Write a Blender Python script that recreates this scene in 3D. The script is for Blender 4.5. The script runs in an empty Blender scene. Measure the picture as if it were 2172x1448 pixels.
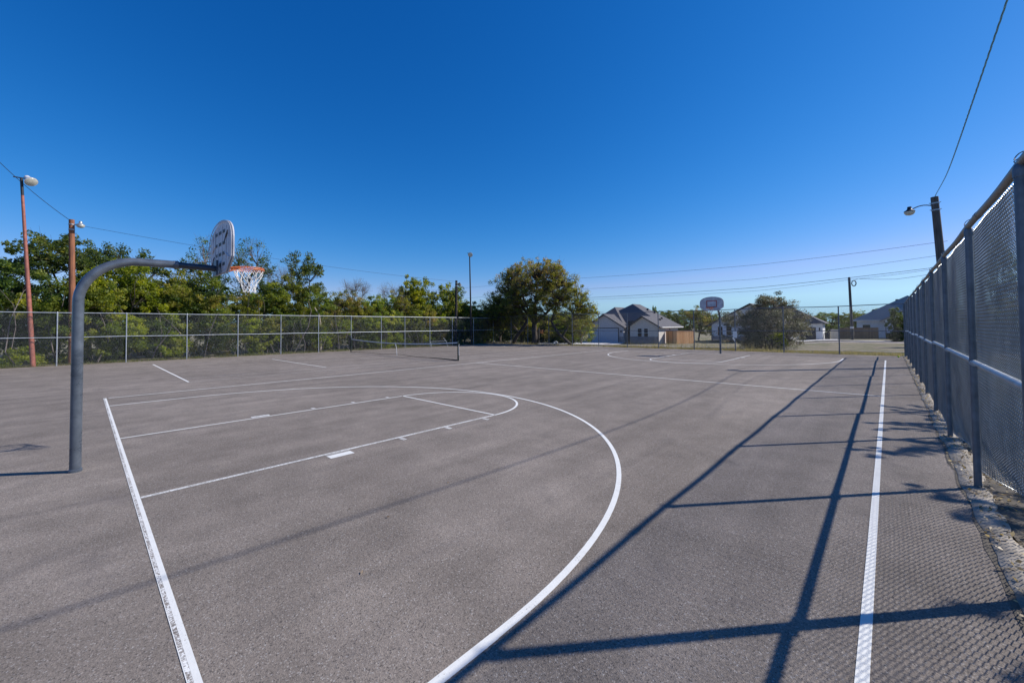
import bpy, math, random
import numpy as np
from mathutils import Vector
random.seed(7)
scene = bpy.context.scene
col = scene.collection
R_ = math.radians
# ------------------------------------------------------------------ camera model
f, yaw, pit, rol, cx, cy, ch, u0, v0 = 851.819, -0.75399, 0.02504, -0.00897, 8.08768, -0.44797, 1.9148, 1083.794, 670.639
_fw = np.array([math.sin(yaw)*math.cos(pit), math.cos(yaw)*math.cos(pit), math.sin(pit)])
_r = np.array([math.cos(yaw), -math.sin(yaw), 0.0]); _u = np.cross(_r, _fw)
CR = _r*math.cos(rol)+_u*math.sin(rol); CU = -_r*math.sin(rol)+_u*math.cos(rol); CF = _fw
CO = np.array([cx, cy, ch])
def ray(x, y): return CR*(x-u0)/f - CU*(y-v0)/f + CF
def gnd(x, y, z=0.0):
    d = ray(x, y); return CO+d*(z-ch)/d[2]
def onX(x, y, X):
    d = ray(x, y); return CO+d*(X-CO[0])/d[0]
def onY(x, y, Y):
    d = ray(x, y); return CO+d*(Y-CO[1])/d[1]
cam = bpy.data.cameras.new('camera'); co = bpy.data.objects.new('camera', cam); col.objects.link(co)
from mathutils import Matrix
M4 = Matrix(((CR[0], CU[0], -CF[0], CO[0]), (CR[1], CU[1], -CF[1], CO[1]), (CR[2], CU[2], -CF[2], CO[2]), (0, 0, 0, 1)))
co.matrix_world = M4
cam.sensor_width = 36; cam.lens = 36*f/2172
cam.shift_x = (1086-u0)/2172; cam.shift_y = -(724-v0)/2172
cam.clip_start = 0.05; cam.clip_end = 3000
scene.camera = co
SAZ, SEL = R_(40.6), R_(38.6)
SUN = np.array([math.sin(SAZ)*math.cos(SEL), math.cos(SAZ)*math.cos(SEL), math.sin(SEL)])

# ------------------------------------------------------------------ tags
def tag(o, label=None, cat=None, group=None, kind=None):
    if label: o['label'] = label
    if cat: o['category'] = cat
    if group: o['group'] = group
    if kind: o['kind'] = kind
    return o
def empty(name, loc, label, cat, group=None, rz=0):
    o = bpy.data.objects.new(name, None); col.objects.link(o)
    o.location = loc; o.rotation_euler = (0, 0, rz); o.empty_display_size = .2
    return tag(o, label, cat, group)
# ------------------------------------------------------------------ mesh builder
class MB:
    def __init__(s): s.v = []; s.f = []; s.n = 0
    def add(s, v, f_):
        s.v.extend([tuple(map(float, p)) for p in v]); s.f.extend([tuple(i+s.n for i in q) for q in f_]); s.n += len(v); return s
    def box(s, x0, x1, y0, y1, z0, z1):
        v = [(x0,y0,z0),(x1,y0,z0),(x1,y1,z0),(x0,y1,z0),(x0,y0,z1),(x1,y0,z1),(x1,y1,z1),(x0,y1,z1)]
        return s.add(v, [(0,3,2,1),(4,5,6,7),(0,1,5,4),(1,2,6,5),(2,3,7,6),(3,0,4,7)])
    def obox(s, p, q, t, z0, z1):  # vertical slab between two xy points, thickness t
        p = np.array(p, float); q = np.array(q, float); d = (q-p)/np.linalg.norm(q-p); n = np.array([-d[1], d[0]])*t/2
        a = [p+n, q+n, q-n, p-n]
        v = [(*c, z0) for c in a]+[(*c, z1) for c in a]
        return s.add(v, [(0,1,2,3),(7,6,5,4),(4,5,1,0),(5,6,2,1),(6,7,3,2),(7,4,0,3)])
    def tube(s, pts, r, n=8, cap=True):
        pts = [np.array(p, float) for p in pts]; m = len(pts)
        rs = r if hasattr(r, '__len__') else [r]*m
        t0 = pts[1]-pts[0]; t0 = t0/np.linalg.norm(t0)
        a = np.array([0,0,1.0]) if abs(t0[2]) < .9 else np.array([1.0,0,0])
        u = np.cross(t0, a); u /= np.linalg.norm(u)
        V = []
        for i in range(m):
            t = pts[min(i+1, m-1)]-pts[max(i-1, 0)]; t = t/(np.linalg.norm(t)+1e-12)
            u = u-t*(u@t); u /= (np.linalg.norm(u)+1e-12); w = np.cross(t, u)
            for k in range(n):
                g = 2*math.pi*k/n; V.append(pts[i]+rs[i]*(u*math.cos(g)+w*math.sin(g)))
        F = []
        for i in range(m-1):
            for k in range(n):
                k2 = (k+1) % n; F.append((i*n+k, i*n+k2, (i+1)*n+k2, (i+1)*n+k))
        if cap: F.append(tuple(range(n-1, -1, -1))); F.append(tuple((m-1)*n+k for k in range(n)))
        return s.add(V, F)
    def prism(s, poly, axis, a0, a1):
        # poly 2D points; axis 'y': (x,z) extruded in y ; 'x': (y,z) extruded in x ; 'z': (x,y)
        n = len(poly)
        def P(c, a): return (c[0], a, c[1]) if axis == 'y' else ((a, c[0], c[1]) if axis == 'x' else (c[0], c[1], a))
        v = [P(c, a0) for c in poly]+[P(c, a1) for c in poly]
        F = [tuple(range(n)), tuple(range(2*n-1, n-1, -1))]+[(i, n+i, n+(i+1) % n, (i+1) % n) for i in range(n)]
        return s.add(v, F)
    def lathe(s, c, prof, n=24, axis=(0,0,1)):
        ax = Vector(axis).normalized(); q = Vector((0,0,1)).rotation_difference(ax); V = []
        for (r, z) in prof:
            for k in range(n):
                g = 2*math.pi*k/n; p = q @ Vector((r*math.cos(g), r*math.sin(g), z)); V.append((c[0]+p.x, c[1]+p.y, c[2]+p.z))
        F = []
        for i in range(len(prof)-1):
            for k in range(n):
                k2 = (k+1) % n; F.append((i*n+k, i*n+k2, (i+1)*n+k2, (i+1)*n+k))
        F.append(tuple(range(n-1, -1, -1))); F.append(tuple((len(prof)-1)*n+k for k in range(n)))
        return s.add(V, F)
    def build(s, name, mat, parent=None, smooth=False, fixn=True):
        me = bpy.data.meshes.new(name); me.from_pydata(s.v, [], s.f)
        if fixn:
            import bmesh
            bm = bmesh.new(); bm.from_mesh(me); bmesh.ops.recalc_face_normals(bm, faces=bm.faces); bm.to_mesh(me); bm.free()
        me.materials.append(mat)
        if smooth: me.polygons.foreach_set('use_smooth', [True]*len(me.polygons)); smooth_angle(me)
        me.update()
        return link(name, me, parent)
def smooth_angle(me):
    try: me.set_sharp_from_angle(angle=R_(40))
    except Exception: pass
def link(name, me, parent=None):
    o = bpy.data.objects.new(name, me); col.objects.link(o)
    if parent is not None:
        o.parent = parent
    return o
def rel(o):  # parts built in world coordinates under an empty placed at the thing's base
    p = o.parent
    m = Matrix.Translation(p.location) @ p.rotation_euler.to_matrix().to_4x4()
    o.matrix_parent_inverse = m.inverted(); return o
def raw_mesh(name, V, F, mat, attr=None, k=4):
    me = bpy.data.meshes.new(name); V = np.asarray(V, np.float32); F = np.asarray(F, np.int32)
    me.vertices.add(len(V)); me.vertices.foreach_set('co', V.ravel())
    me.loops.add(F.size); me.loops.foreach_set('vertex_index', F.ravel())
    me.polygons.add(len(F)); me.polygons.foreach_set('loop_start', np.arange(0, F.size, k, dtype=np.int32))
    try: me.polygons.foreach_set('loop_total', np.full(len(F), k, np.int32))
    except Exception: pass
    me.update(calc_edges=True)
    if attr is not None:
        a = me.attributes.new('tint', 'FLOAT', 'FACE'); a.data.foreach_set('value', np.asarray(attr, np.float32))
    me.materials.append(mat); me.validate(); return me

# ------------------------------------------------------------------ materials
def newmat(name):
    m = bpy.data.materials.new(name); m.use_nodes = True; nt = m.node_tree; nt.nodes.clear()
    out = nt.nodes.new('ShaderNodeOutputMaterial'); b = nt.nodes.new('ShaderNodeBsdfPrincipled')
    nt.links.new(b.outputs[0], out.inputs[0]); return m, nt, b, out
def coords(nt, kind='Object'):
    return nt.nodes.new('ShaderNodeTexCoord').outputs[kind]
def noise(nt, vec, scale, detail=4, rough=.55, dist=0):
    n = nt.nodes.new('ShaderNodeTexNoise'); n.inputs['Scale'].default_value = scale; n.inputs['Detail'].default_value = detail
    n.inputs['Roughness'].default_value = rough; n.inputs['Distortion'].default_value = dist
    nt.links.new(vec, n.inputs['Vector']); return n.outputs['Fac']
def ramp(nt, fac, stops, interp='LINEAR'):
    r = nt.nodes.new('ShaderNodeValToRGB'); cr = r.color_ramp; cr.interpolation = interp
    while len(cr.elements) < len(stops): cr.elements.new(.5)
    for e, (p, c) in zip(cr.elements, stops):
        e.position = p; e.color = (*c, 1) if hasattr(c, '__len__') else (c, c, c, 1)
    nt.links.new(fac, r.inputs[0]); return r.outputs[0]
def mixc(nt, fac, a, b, mode='MIX'):
    m = nt.nodes.new('ShaderNodeMix'); m.data_type = 'RGBA'; m.blend_type = mode
    for s, v in ((m.inputs[0], fac), (m.inputs[6], a), (m.inputs[7], b)):
        if isinstance(v, (int, float)): s.default_value = v
        elif isinstance(v, tuple): s.default_value = (*v, 1)
        else: nt.links.new(v, s)
    return m.outputs[2]
def math_(nt, op, a, b=None, c=None):
    m = nt.nodes.new('ShaderNodeMath'); m.operation = op
    for i, v in enumerate((a, b, c)):
        if v is None: continue
        if isinstance(v, (int, float)): m.inputs[i].default_value = v
        else: nt.links.new(v, m.inputs[i])
    return m.outputs[0]
def bump(nt, b, h, strength=.3, dist=.01):
    n = nt.nodes.new('ShaderNodeBump'); n.inputs['Strength'].default_value = strength; n.inputs['Distance'].default_value = dist
    nt.links.new(h, n.inputs['Height']); nt.links.new(n.outputs[0], b.inputs['Normal'])
def simple(name, c, rough=.6, metal=0.0, var=.12, scale=6, bs=0, bscale=40, spec=.5, c2=None, stretch=None):
    m, nt, b, out = newmat(name); v = coords(nt)
    if stretch:
        mp = nt.nodes.new('ShaderNodeMapping'); mp.inputs['Scale'].default_value = stretch; nt.links.new(v, mp.inputs[0]); v = mp.outputs[0]
    n = noise(nt, v, scale, 6, .6)
    c2 = c2 or tuple(x*(1-var*2.2) for x in c)
    nt.links.new(ramp(nt, n, [(.3, c2), (.7, tuple(min(1, x*(1+var)) for x in c))]), b.inputs['Base Color'])
    nt.links.new(ramp(nt, n, [(.2, rough*.8), (.8, min(1, rough*1.2))]), b.inputs['Roughness'])
    b.inputs['Metallic'].default_value = metal; b.inputs['Specular IOR Level'].default_value = spec
    if bs: bump(nt, b, noise(nt, v, bscale, 4), bs, .01)
    return m
def asphalt_color(nt, v, worn=True):
    sep = nt.nodes.new('ShaderNodeSeparateXYZ'); nt.links.new(v, sep.inputs[0]); X, Y = sep.outputs[0], sep.outputs[1]
    big = noise(nt, v, .22, 4, .6); mid = noise(nt, v, 1.7, 5, .6)
    vo = nt.nodes.new('ShaderNodeTexVoronoi'); vo.inputs['Scale'].default_value = 125; nt.links.new(v, vo.inputs['Vector'])
    grain = noise(nt, v, 66, 5, .8)
    g2 = noise(nt, v, 26, 4, .75)
    base = ramp(nt, big, [(.3, (.192, .163, .139)), (.7, (.262, .224, .194))])
    c = mixc(nt, .55, base, ramp(nt, mid, [(.3, .36), (.7, .64)]), 'OVERLAY')
    c = mixc(nt, .75, c, ramp(nt, grain, [(.30, .05), (.45, .42), (.56, .54), (.72, .92)]), 'OVERLAY')
    c = mixc(nt, .45, c, ramp(nt, g2, [(.35, .34), (.65, .62)]), 'OVERLAY')
    sc = nt.nodes.new('ShaderNodeSeparateColor'); nt.links.new(vo.outputs['Color'], sc.inputs[0])
    c = mixc(nt, ramp(nt, sc.outputs[0], [(.0, 0.0), (.93, 0.0), (.97, .5)]), c, (.46, .44, .42))
    c = mixc(nt, ramp(nt, sc.outputs[1], [(.0, 0.0), (.90, 0.0), (.96, .7)]), c, (.05, .045, .045))
    # paving joints, 3.4 m apart, running along the court
    wob = math_(nt, 'MULTIPLY', math_(nt, 'SINE', math_(nt, 'MULTIPLY', Y, .28)), .45)
    jag = math_(nt, 'MULTIPLY', math_(nt, 'SUBTRACT', noise(nt, v, 5, 5, .7), .5), .22)
    xx = math_(nt, 'ADD', math_(nt, 'SUBTRACT', math_(nt, 'SUBTRACT', X, wob), 5.0+1.7), jag)
    md = math_(nt, 'ABSOLUTE', math_(nt, 'SUBTRACT', math_(nt, 'FLOORED_MODULO', xx, 3.4), 1.7))
    seam = ramp(nt, md, [(.0, 1.0), (.035, .65), (.10, 0.0)])
    pres = ramp(nt, noise(nt, v, .5, 3), [(.40, 0.08), (.58, 1.0)])
    seam = math_(nt, 'MULTIPLY', seam, pres)
    c = mixc(nt, math_(nt, 'MULTIPLY', seam, .28), c, (.075, .068, .07))
    # broad tyre-roller bands and stains
    mp = nt.nodes.new('ShaderNodeMapping'); mp.inputs['Scale'].default_value = (1.6, .14, 1); nt.links.new(v, mp.inputs[0])
    band = noise(nt, mp.outputs[0], 1.0, 4, .6)
    c = mixc(nt, .42, c, ramp(nt, band, [(.35, .34), (.65, .62)]), 'OVERLAY')
    st = noise(nt, v, .9, 6, .7, .4)
    c = mixc(nt, ramp(nt, st, [(.0, 0.0), (.58, 0.0), (.70, .38)]), c, (.10, .09, .09))
    return c, grain, vo.outputs['Distance']
def mat_asphalt():
    m, nt, b, out = newmat('asphalt'); v = coords(nt)
    c, g, vd = asphalt_color(nt, v)
    nt.links.new(c, b.inputs['Base Color']); b.inputs['Roughness'].default_value = .93; b.inputs['Specular IOR Level'].default_value = .25
    bump(nt, b, math_(nt, 'ADD', g, math_(nt, 'MULTIPLY', vd, .5)), .8, .005); return m
def mat_paint(name, wear, col_=(.80, .80, .78)):
    m, nt, b, out = newmat(name); v = coords(nt)
    c, g, vd = asphalt_color(nt, v)
    w1 = noise(nt, v, 60, 5, .8); w2 = noise(nt, v, 2.2, 4, .6)
    w = math_(nt, 'ADD', math_(nt, 'MULTIPLY', w1, .75), math_(nt, 'MULTIPLY', w2, .25))
    fac = ramp(nt, w, [(max(0, wear-.05), 0.0), (wear+.03, 1.0)])
    pc = mixc(nt, ramp(nt, noise(nt, v, 9, 4), [(.4, .0), (.8, .35)]), col_, (.55, .54, .52))
    nt.links.new(mixc(nt, fac, c, pc), b.inputs['Base Color']); b.inputs['Roughness'].default_value = .75
    bump(nt, b, g, .45, .004); return m
def mat_leaf(name, stops, trans=.35):
    m, nt, b, out = newmat(name)
    at = nt.nodes.new('ShaderNodeAttribute'); at.attribute_name = 'tint'
    c = ramp(nt, at.outputs['Fac'], stops)
    oi = nt.nodes.new('ShaderNodeObjectInfo')
    hs = nt.nodes.new('ShaderNodeHueSaturation'); nt.links.new(c, hs.inputs['Color'])
    nt.links.new(math_(nt, 'MULTIPLY_ADD', oi.outputs['Random'], .03, .485), hs.inputs['Hue'])
    nt.links.new(math_(nt, 'MULTIPLY_ADD', oi.outputs['Random'], .4, 1.15), hs.inputs['Value'])
    c = hs.outputs[0]
    nt.links.new(c, b.inputs['Base Color']); b.inputs['Roughness'].default_value = .5; b.inputs['Specular IOR Level'].default_value = .35
    t = nt.nodes.new('ShaderNodeBsdfTranslucent')
    tb = nt.nodes.new('ShaderNodeHueSaturation'); tb.inputs['Value'].default_value = 2.4; tb.inputs['Saturation'].default_value = 1.1; nt.links.new(c, tb.inputs['Color']); nt.links.new(mixc(nt, .25, tb.outputs[0], (.40, .42, .03), 'MIX'), t.inputs[0])
    mx = nt.nodes.new('ShaderNodeMixShader'); mx.inputs[0].default_value = min(.55, trans+.15)
    nt.links.new(b.outputs[0], mx.inputs[1]); nt.links.new(t.outputs[0], mx.inputs[2]); nt.links.new(mx.outputs[0], out.inputs[0])
    return m
M = {}
M['asphalt'] = mat_asphalt()
M['paint'] = mat_paint('white_court_paint', .385, (.74, .74, .71))
M['paint_worn'] = mat_paint('worn_court_paint', .515)
M['paint_faint'] = mat_paint('faded_court_paint', .44, (.50, .47, .45))
M['galv'] = simple('galvanised_steel', (.40, .43, .46), .45, .55, .12, 9, .05, 60)
M['galv_dark'] = simple('weathered_steel_pipe', (.16, .18, .21), .5, .5, .18, 7, .08, 50)
M['wire'] = simple('galvanised_wire', (.24, .265, .29), .5, .4, .1, 4)
M['wire_near'] = simple('bright_galvanised_wire', (.40, .43, .46), .35, .7, .1, 4)
M['wire_dark'] = simple('weathered_galvanised_wire', (.18, .19, .20), .55, .4, .1, 4)
M['rail'] = simple('bright_steel_rail', (.40, .44, .48), .5, .3, .12, 6)
M['rust_rail'] = simple('rusty_top_rail', (.22, .215, .21), .5, .45, .2, 9, .08, 60, c2=(.15, .135, .12))
M['hoop_steel'] = simple('grey_painted_steel', (.125, .145, .175), .29, .3, .18, 5, .04, 60, c2=(.06, .075, .10))
M['hoop_dark'] = simple('dark_steel_arm', (.045, .06, .085), .35, .4, .1, 8)
M['board'] = simple('aged_white_board', (.55, .55, .58), .55, 0, .12, 5, .04, 30, c2=(.36, .35, .38))
M['board_in'] = simple('board_back_grey', (.62, .62, .66), .6, 0, .12, 5, c2=(.46, .45, .48))
M['board_rib'] = simple('board_slot_dark', (.045, .045, .05), .6, 0, .2, 8, c2=(.03, .025, .025))
M['orange'] = simple('orange_rim_paint', (.72, .19, .05), .45, 0, .2, 14, c2=(.45, .13, .06))
M['red'] = simple('faded_red_paint', (.42, .05, .04), .6, 0, .1, 8)
M['netcord'] = simple('white_net_cord', (.80, .79, .76), .8, 0, .08, 20)
M['blacknet'] = simple('black_net_cord', (.02, .022, .02), .8, 0, .1, 10)
M['netpost'] = simple('dark_green_post', (.015, .03, .022), .5, .1, .2, 10)
M['tape'] = simple('white_net_tape', (.72, .72, .72), .8, 0, .12, 8)
M['rustpole'] = simple('salmon_painted_pipe', (.36, .12, .085), .55, .1, .2, 5, .06, 30, c2=(.20, .075, .055))
M['wood_brown'] = simple('reddish_wood_pole', (.26, .105, .05), .85, 0, .3, 3, .3, 20, c2=(.13, .05, .03), stretch=(6, 6, .5))
M['wood_grey'] = simple('weathered_wood_pole', (.11, .10, .095), .88, 0, .3, 3, .3, 20, c2=(.05, .045, .042), stretch=(6, 6, .5))
M['wood_dark'] = simple('dark_wood_pole', (.035, .03, .028), .88, 0, .3, 3, .2, 20, stretch=(6, 6, .5))
M['lamp_white'] = simple('white_lamp_housing', (.70, .70, .71), .4, .1, .1, 9)
M['lamp_glass'] = simple('frosted_lamp_glass', (.62, .62, .55), .3, 0, .15, 12)
M['lamp_dark'] = simple('dark_lamp_housing', (.03, .032, .04), .5, .3, .1, 9)
M['cable'] = simple('black_cable', (.012, .014, .018), .6, 0, .1, 9)
M['cable_blue'] = simple('aluminium_service_cable', (.16, .42, .58), .45, .3, .2, 30)
M['bark'] = simple('tree_bark', (.085, .066, .052), .95, 0, .3, 4, .5, 18, c2=(.03, .024, .02))
M['bark_grey'] = simple('grey_bark', (.17, .145, .13), .95, 0, .3, 4, .5, 18, c2=(.08, .066, .06))
M['concrete'] = simple('weathered_concrete', (.33, .29, .24), .9, 0, .3, 3.5, .5, 40, c2=(.11, .095, .08))
M['soil'] = simple('dark_soil', (.10, .085, .065), 1, 0, .4, 3, .8, 30, c2=(.04, .033, .026))
M['drive'] = simple('new_concrete', (.60, .58, .55), .9, 0, .07, 2, .15, 30)
M['gravel'] = simple('gravel_road', (.31, .275, .265), .95, 0, .18, 1.4, .6, 30, c2=(.22, .19, .18))
M['wall_cream'] = simple('cream_siding', (.62, .58, .54), .8, 0, .05, 3)
M['wall_grey'] = simple('grey_siding', (.52, .50, .50), .8, 0, .05, 3)
M['wall_white'] = simple('white_siding', (.74, .75, .77), .8, 0, .05, 3)
M['trim'] = simple('white_trim', (.74, .73, .71), .6, 0, .04, 3)
M['darktrim'] = simple('dark_trim', (.035, .035, .045), .6, 0, .1, 3)
M['gdoor'] = simple('pale_blue_door', (.42, .47, .54), .55, 0, .05, 3)
M['ddoor'] = simple('charcoal_door', (.035, .035, .042), .5, 0, .1, 3)
M['shingle'] = simple('charcoal_shingles', (.105, .102, .112), .95, 0, .25, 14, .5, 30, c2=(.072, .070, .080))
M['shingle_grey'] = simple('grey_shingles', (.33, .30, .285), .95, 0, .2, 10, .5, 30, c2=(.25, .225, .215))
M['blue'] = simple('blue_plastic', (.03, .16, .42), .4, 0, .1, 3)
M['blackp'] = simple('black_plastic', (.02, .025, .03), .5, 0, .1, 3)
M['yellow'] = simple('yellow_paint', (.55, .36, .04), .5, 0, .15, 6)
M['orange_sign'] = simple('orange_sign_face', (.80, .34, .13), .5, 0, .05, 6)
M['ball'] = simple('yellow_felt', (.62, .78, .05), .8, 0, .05, 30)
M['white'] = simple('white_plastic', (.78, .78, .76), .5, 0, .05, 8)
def mat_brick():
    m, nt, b, out = newmat('stone_veneer'); v = coords(nt)
    br = nt.nodes.new('ShaderNodeTexBrick'); br.inputs['Scale'].default_value = 2.2
    br.inputs['Color1'].default_value = (.33, .29, .29, 1); br.inputs['Color2'].default_value = (.22, .19, .20, 1); br.inputs['Mortar'].default_value = (.35, .33, .32, 1)
    mp = nt.nodes.new('ShaderNodeMapping'); mp.inputs['Rotation'].default_value = (R_(90), 0, 0); nt.links.new(v, mp.inputs[0]); nt.links.new(mp.outputs[0], br.inputs['Vector'])
    nt.links.new(br.outputs[0], b.inputs['Base Color']); b.inputs['Roughness'].default_value = .9; return m
M['stone'] = mat_brick()
def mat_glass():
    m, nt, b, out = newmat('dark_window_glass'); b.inputs['Base Color'].default_value = (.012, .016, .022, 1); b.inputs['Roughness'].default_value = .12
    v = coords(nt); bump(nt, b, noise(nt, v, 2, 2), .05, .02); return m
M['glass'] = mat_glass()
def mat_planks(name, a, b_, axis=0):
    m, nt, b, out = newmat(name); v = coords(nt)
    sep = nt.nodes.new('ShaderNodeSeparateXYZ'); nt.links.new(v, sep.inputs[0])
    s = math_(nt, 'ADD', math_(nt, 'MULTIPLY', sep.outputs[0], .62), math_(nt, 'MULTIPLY', sep.outputs[1], .78))
    k = math_(nt, 'MULTIPLY', s, 7.0)
    wn = nt.nodes.new('ShaderNodeTexWhiteNoise'); wn.noise_dimensions = '1D'; nt.links.new(math_(nt, 'FLOOR', k), wn.inputs['W'])
    c = ramp(nt, wn.outputs['Value'], [(0, a), (1, b_)])
    fr = math_(nt, 'FRACT', k)
    c = mixc(nt, ramp(nt, fr, [(0, 1.0), (.06, 1.0), (.1, 0.0)]), c, (.04, .02, .015))
    c = mixc(nt, .5, c, ramp(nt, noise(nt, v, 3, 5, .7), [(.3, .35), (.7, .65)]), 'OVERLAY')
    nt.links.new(c, b.inputs['Base Color']); b.inputs['Roughness'].default_value = .85; return m
M['cedar'] = mat_planks('fresh_cedar_planks', (.66, .32, .13), (.82, .47, .23))
M['oldwood'] = mat_planks('weathered_planks', (.20, .13, .08), (.27, .18, .11))
def mat_ground():
    m, nt, b, out = newmat('dry_grass_ground'); v = coords(nt)
    a = noise(nt, v, .35, 5, .65); d = noise(nt, v, 5, 6, .7); e = noise(nt, v, 40, 4, .8)
    c = ramp(nt, a, [(.3, (.20, .165, .115)), (.48, (.24, .20, .13)), (.56, (.13, .13, .055)), (.72, (.26, .22, .15))])
    c = mixc(nt, .6, c, ramp(nt, d, [(.3, .30), (.7, .68)]), 'OVERLAY'); c = mixc(nt, .6, c, ramp(nt, e, [(.3, .25), (.7, .75)]), 'OVERLAY')
    nt.links.new(c, b.inputs['Base Color']); b.inputs['Roughness'].default_value = 1; bump(nt, b, math_(nt, 'ADD', d, e), .9, .05); return m
M['ground'] = mat_ground()
LG = [(0, (.014, .026, .008)), (.3, (.040, .064, .014)), (.55, (.088, .115, .018)), (.8, (.16, .17, .026)), (1, (.26, .235, .05))]
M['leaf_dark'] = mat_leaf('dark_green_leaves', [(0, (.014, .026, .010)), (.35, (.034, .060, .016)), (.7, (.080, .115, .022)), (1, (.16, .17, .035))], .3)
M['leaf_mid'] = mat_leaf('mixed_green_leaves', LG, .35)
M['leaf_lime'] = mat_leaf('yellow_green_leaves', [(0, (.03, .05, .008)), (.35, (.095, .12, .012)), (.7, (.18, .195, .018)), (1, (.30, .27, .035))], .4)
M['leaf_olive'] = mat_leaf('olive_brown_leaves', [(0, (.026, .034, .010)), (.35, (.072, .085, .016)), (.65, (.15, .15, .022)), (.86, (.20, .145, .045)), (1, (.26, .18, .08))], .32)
M['leaf_grey'] = mat_leaf('grey_green_leaves', [(0, (.026, .030, .018)), (.35, (.060, .062, .036)), (.7, (.115, .106, .066)), (1, (.22, .15, .10))], .02)
M['leaf_dry'] = mat_leaf('dry_leaves', [(0, (.09, .06, .03)), (.5, (.20, .14, .075)), (1, (.42, .34, .22))], .2)
M['weed'] = mat_leaf('dry_weed_blades', [(0, (.05, .05, .02)), (.5, (.13, .11, .05)), (1, (.26, .21, .12))], .3)

# ------------------------------------------------------------------ terrain and setting
def sm(t): t = max(0., min(1., t)); return t*t*(3-2*t)
def tz(x, y):
    depth = .75-.35*sm((x+6)/10.)
    return -.02-depth*sm((y-33)/20.) if y > 33 else -.02
def grid_sheet(name, xs, ys, zf, mat):
    V = [(x, y, zf(x, y)) for y in ys for x in xs]; nx = len(xs)
    F = [(j*nx+i, j*nx+i+1, (j+1)*nx+i+1, (j+1)*nx+i) for j in range(len(ys)-1) for i in range(nx-1)]
    me = raw_mesh(name, V, F, mat); return link(name, me)
xs = sorted(set(list(np.linspace(-600, -60, 10))+list(np.linspace(-60, 60, 61))+list(np.linspace(60, 600, 10))))
ys = sorted(set(list(np.linspace(-200, -20, 6))+list(np.linspace(-20, 32, 14))+list(np.linspace(32, 60, 57))+list(np.linspace(60, 140, 17))+list(np.linspace(140, 900, 10))))
rg = random.Random(3)
o = grid_sheet('ground', xs, ys, lambda x, y: tz(x, y)+(0 if (-26 < x < 10 and y < 33) else .0)-.02, M['ground']); tag(o, kind='structure')
b = MB(); b.box(-24.95, 8.70, -14, 31.72, -.12, 0); tag(b.build('court_surface', M['asphalt']), kind='structure')
def sheet_poly(name, poly, mat, lift, step=.8, jag=.25):
    # triangulated patch that follows the terrain
    import bmesh
    P = []
    n = len(poly)
    rr = random.Random(len(name))
    for i in range(n):
        a = np.array(poly[i], float); c = np.array(poly[(i+1) % n], float); k = max(1, int(np.linalg.norm(c-a)/step))
        for j in range(k):
            q = a+(c-a)*j/k; P.append((q[0]+rr.uniform(-jag, jag), q[1]+rr.uniform(-jag, jag)))
    x0 = min(p[0] for p in P); x1 = max(p[0] for p in P); y0 = min(p[1] for p in P); y1 = max(p[1] for p in P)
    bm = bmesh.new(); vs = [bm.verts.new((p[0], p[1], 0)) for p in P]; fc = bm.faces.new(vs)
    yy = y0+.5
    while yy < y1:
        g = bm.verts[:]+bm.edges[:]+bm.faces[:]
        bmesh.ops.bisect_plane(bm, geom=g, plane_co=(0, yy, 0), plane_no=(0, 1, 0)); yy += 1.0
    bmesh.ops.triangulate(bm, faces=bm.faces[:])
    for v in bm.verts: v.co.z = tz(v.co.x, v.co.y)+lift
    bmesh.ops.recalc_face_normals(bm, faces=bm.faces[:])
    me = bpy.data.meshes.new(name); bm.to_mesh(me); bm.free(); me.materials.append(mat)
    return tag(link(name, me), kind='structure')
sheet_poly('gravel_road', [(-14, 34.6), (-6, 34.9), (0, 35.4), (6, 36.6), (40, 37.5), (40, 66), (14, 68), (3, 66), (-3, 58), (-6, 45), (-14, 41.5)], M['gravel'], .02)
sheet_poly('driveway', [(-19.2, 32.7), (-12.9, 35.2), (-17.5, 46), (-21.2, 56), (-27.8, 56), (-27.2, 44)], M['drive'], .055, 2, .0)
sheet_poly('pale_drive_edge', [(-5.0, 66.5), (4.5, 67.5), (20, 69), (20, 70.5), (3, 71), (2.5, 76), (-4.2, 75.5)], M['drive'], .05, 2, .1)
# kerb under the right fence: low crumbling concrete strip
rr = random.Random(11); V = []; ny = 240
for j in range(ny+1):
    y = -4+36*j/ny
    e0 = 8.665+.012*math.sin(y*1.7)+.01*math.sin(y*5.3)+rr.uniform(-.01, .01); e1 = 8.88+.03*math.sin(y*.9)+rr.uniform(-.03, .03)
    V += [(e0, y, -.03), (e0+.015, y, .010+rr.uniform(-.003, .004)), (8.8, y, .016+rr.uniform(-.004, .004)), (e1, y, .014+rr.uniform(-.004, .004)), (e1+.02, y, -.1)]
F = [(j*5+i, j*5+i+1, (j+1)*5+i+1, (j+1)*5+i) for j in range(ny) for i in range(4)]
tag(link('kerb', raw_mesh('kerb', V, F, M['concrete'])), kind='structure')

sheet_poly('soil_strip', [(8.84, -6), (9.9, -6), (10.3, 4), (9.8, 14), (10.2, 24), (9.6, 31.4), (8.84, 31.4)], M['soil'], .018, 1.2, .05)
sheet_poly('kerb_joint', [(8.655, -5), (8.685, -5), (8.685, 31.4), (8.655, 31.4)], M['soil'], .0235, .35, .022)
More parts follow.
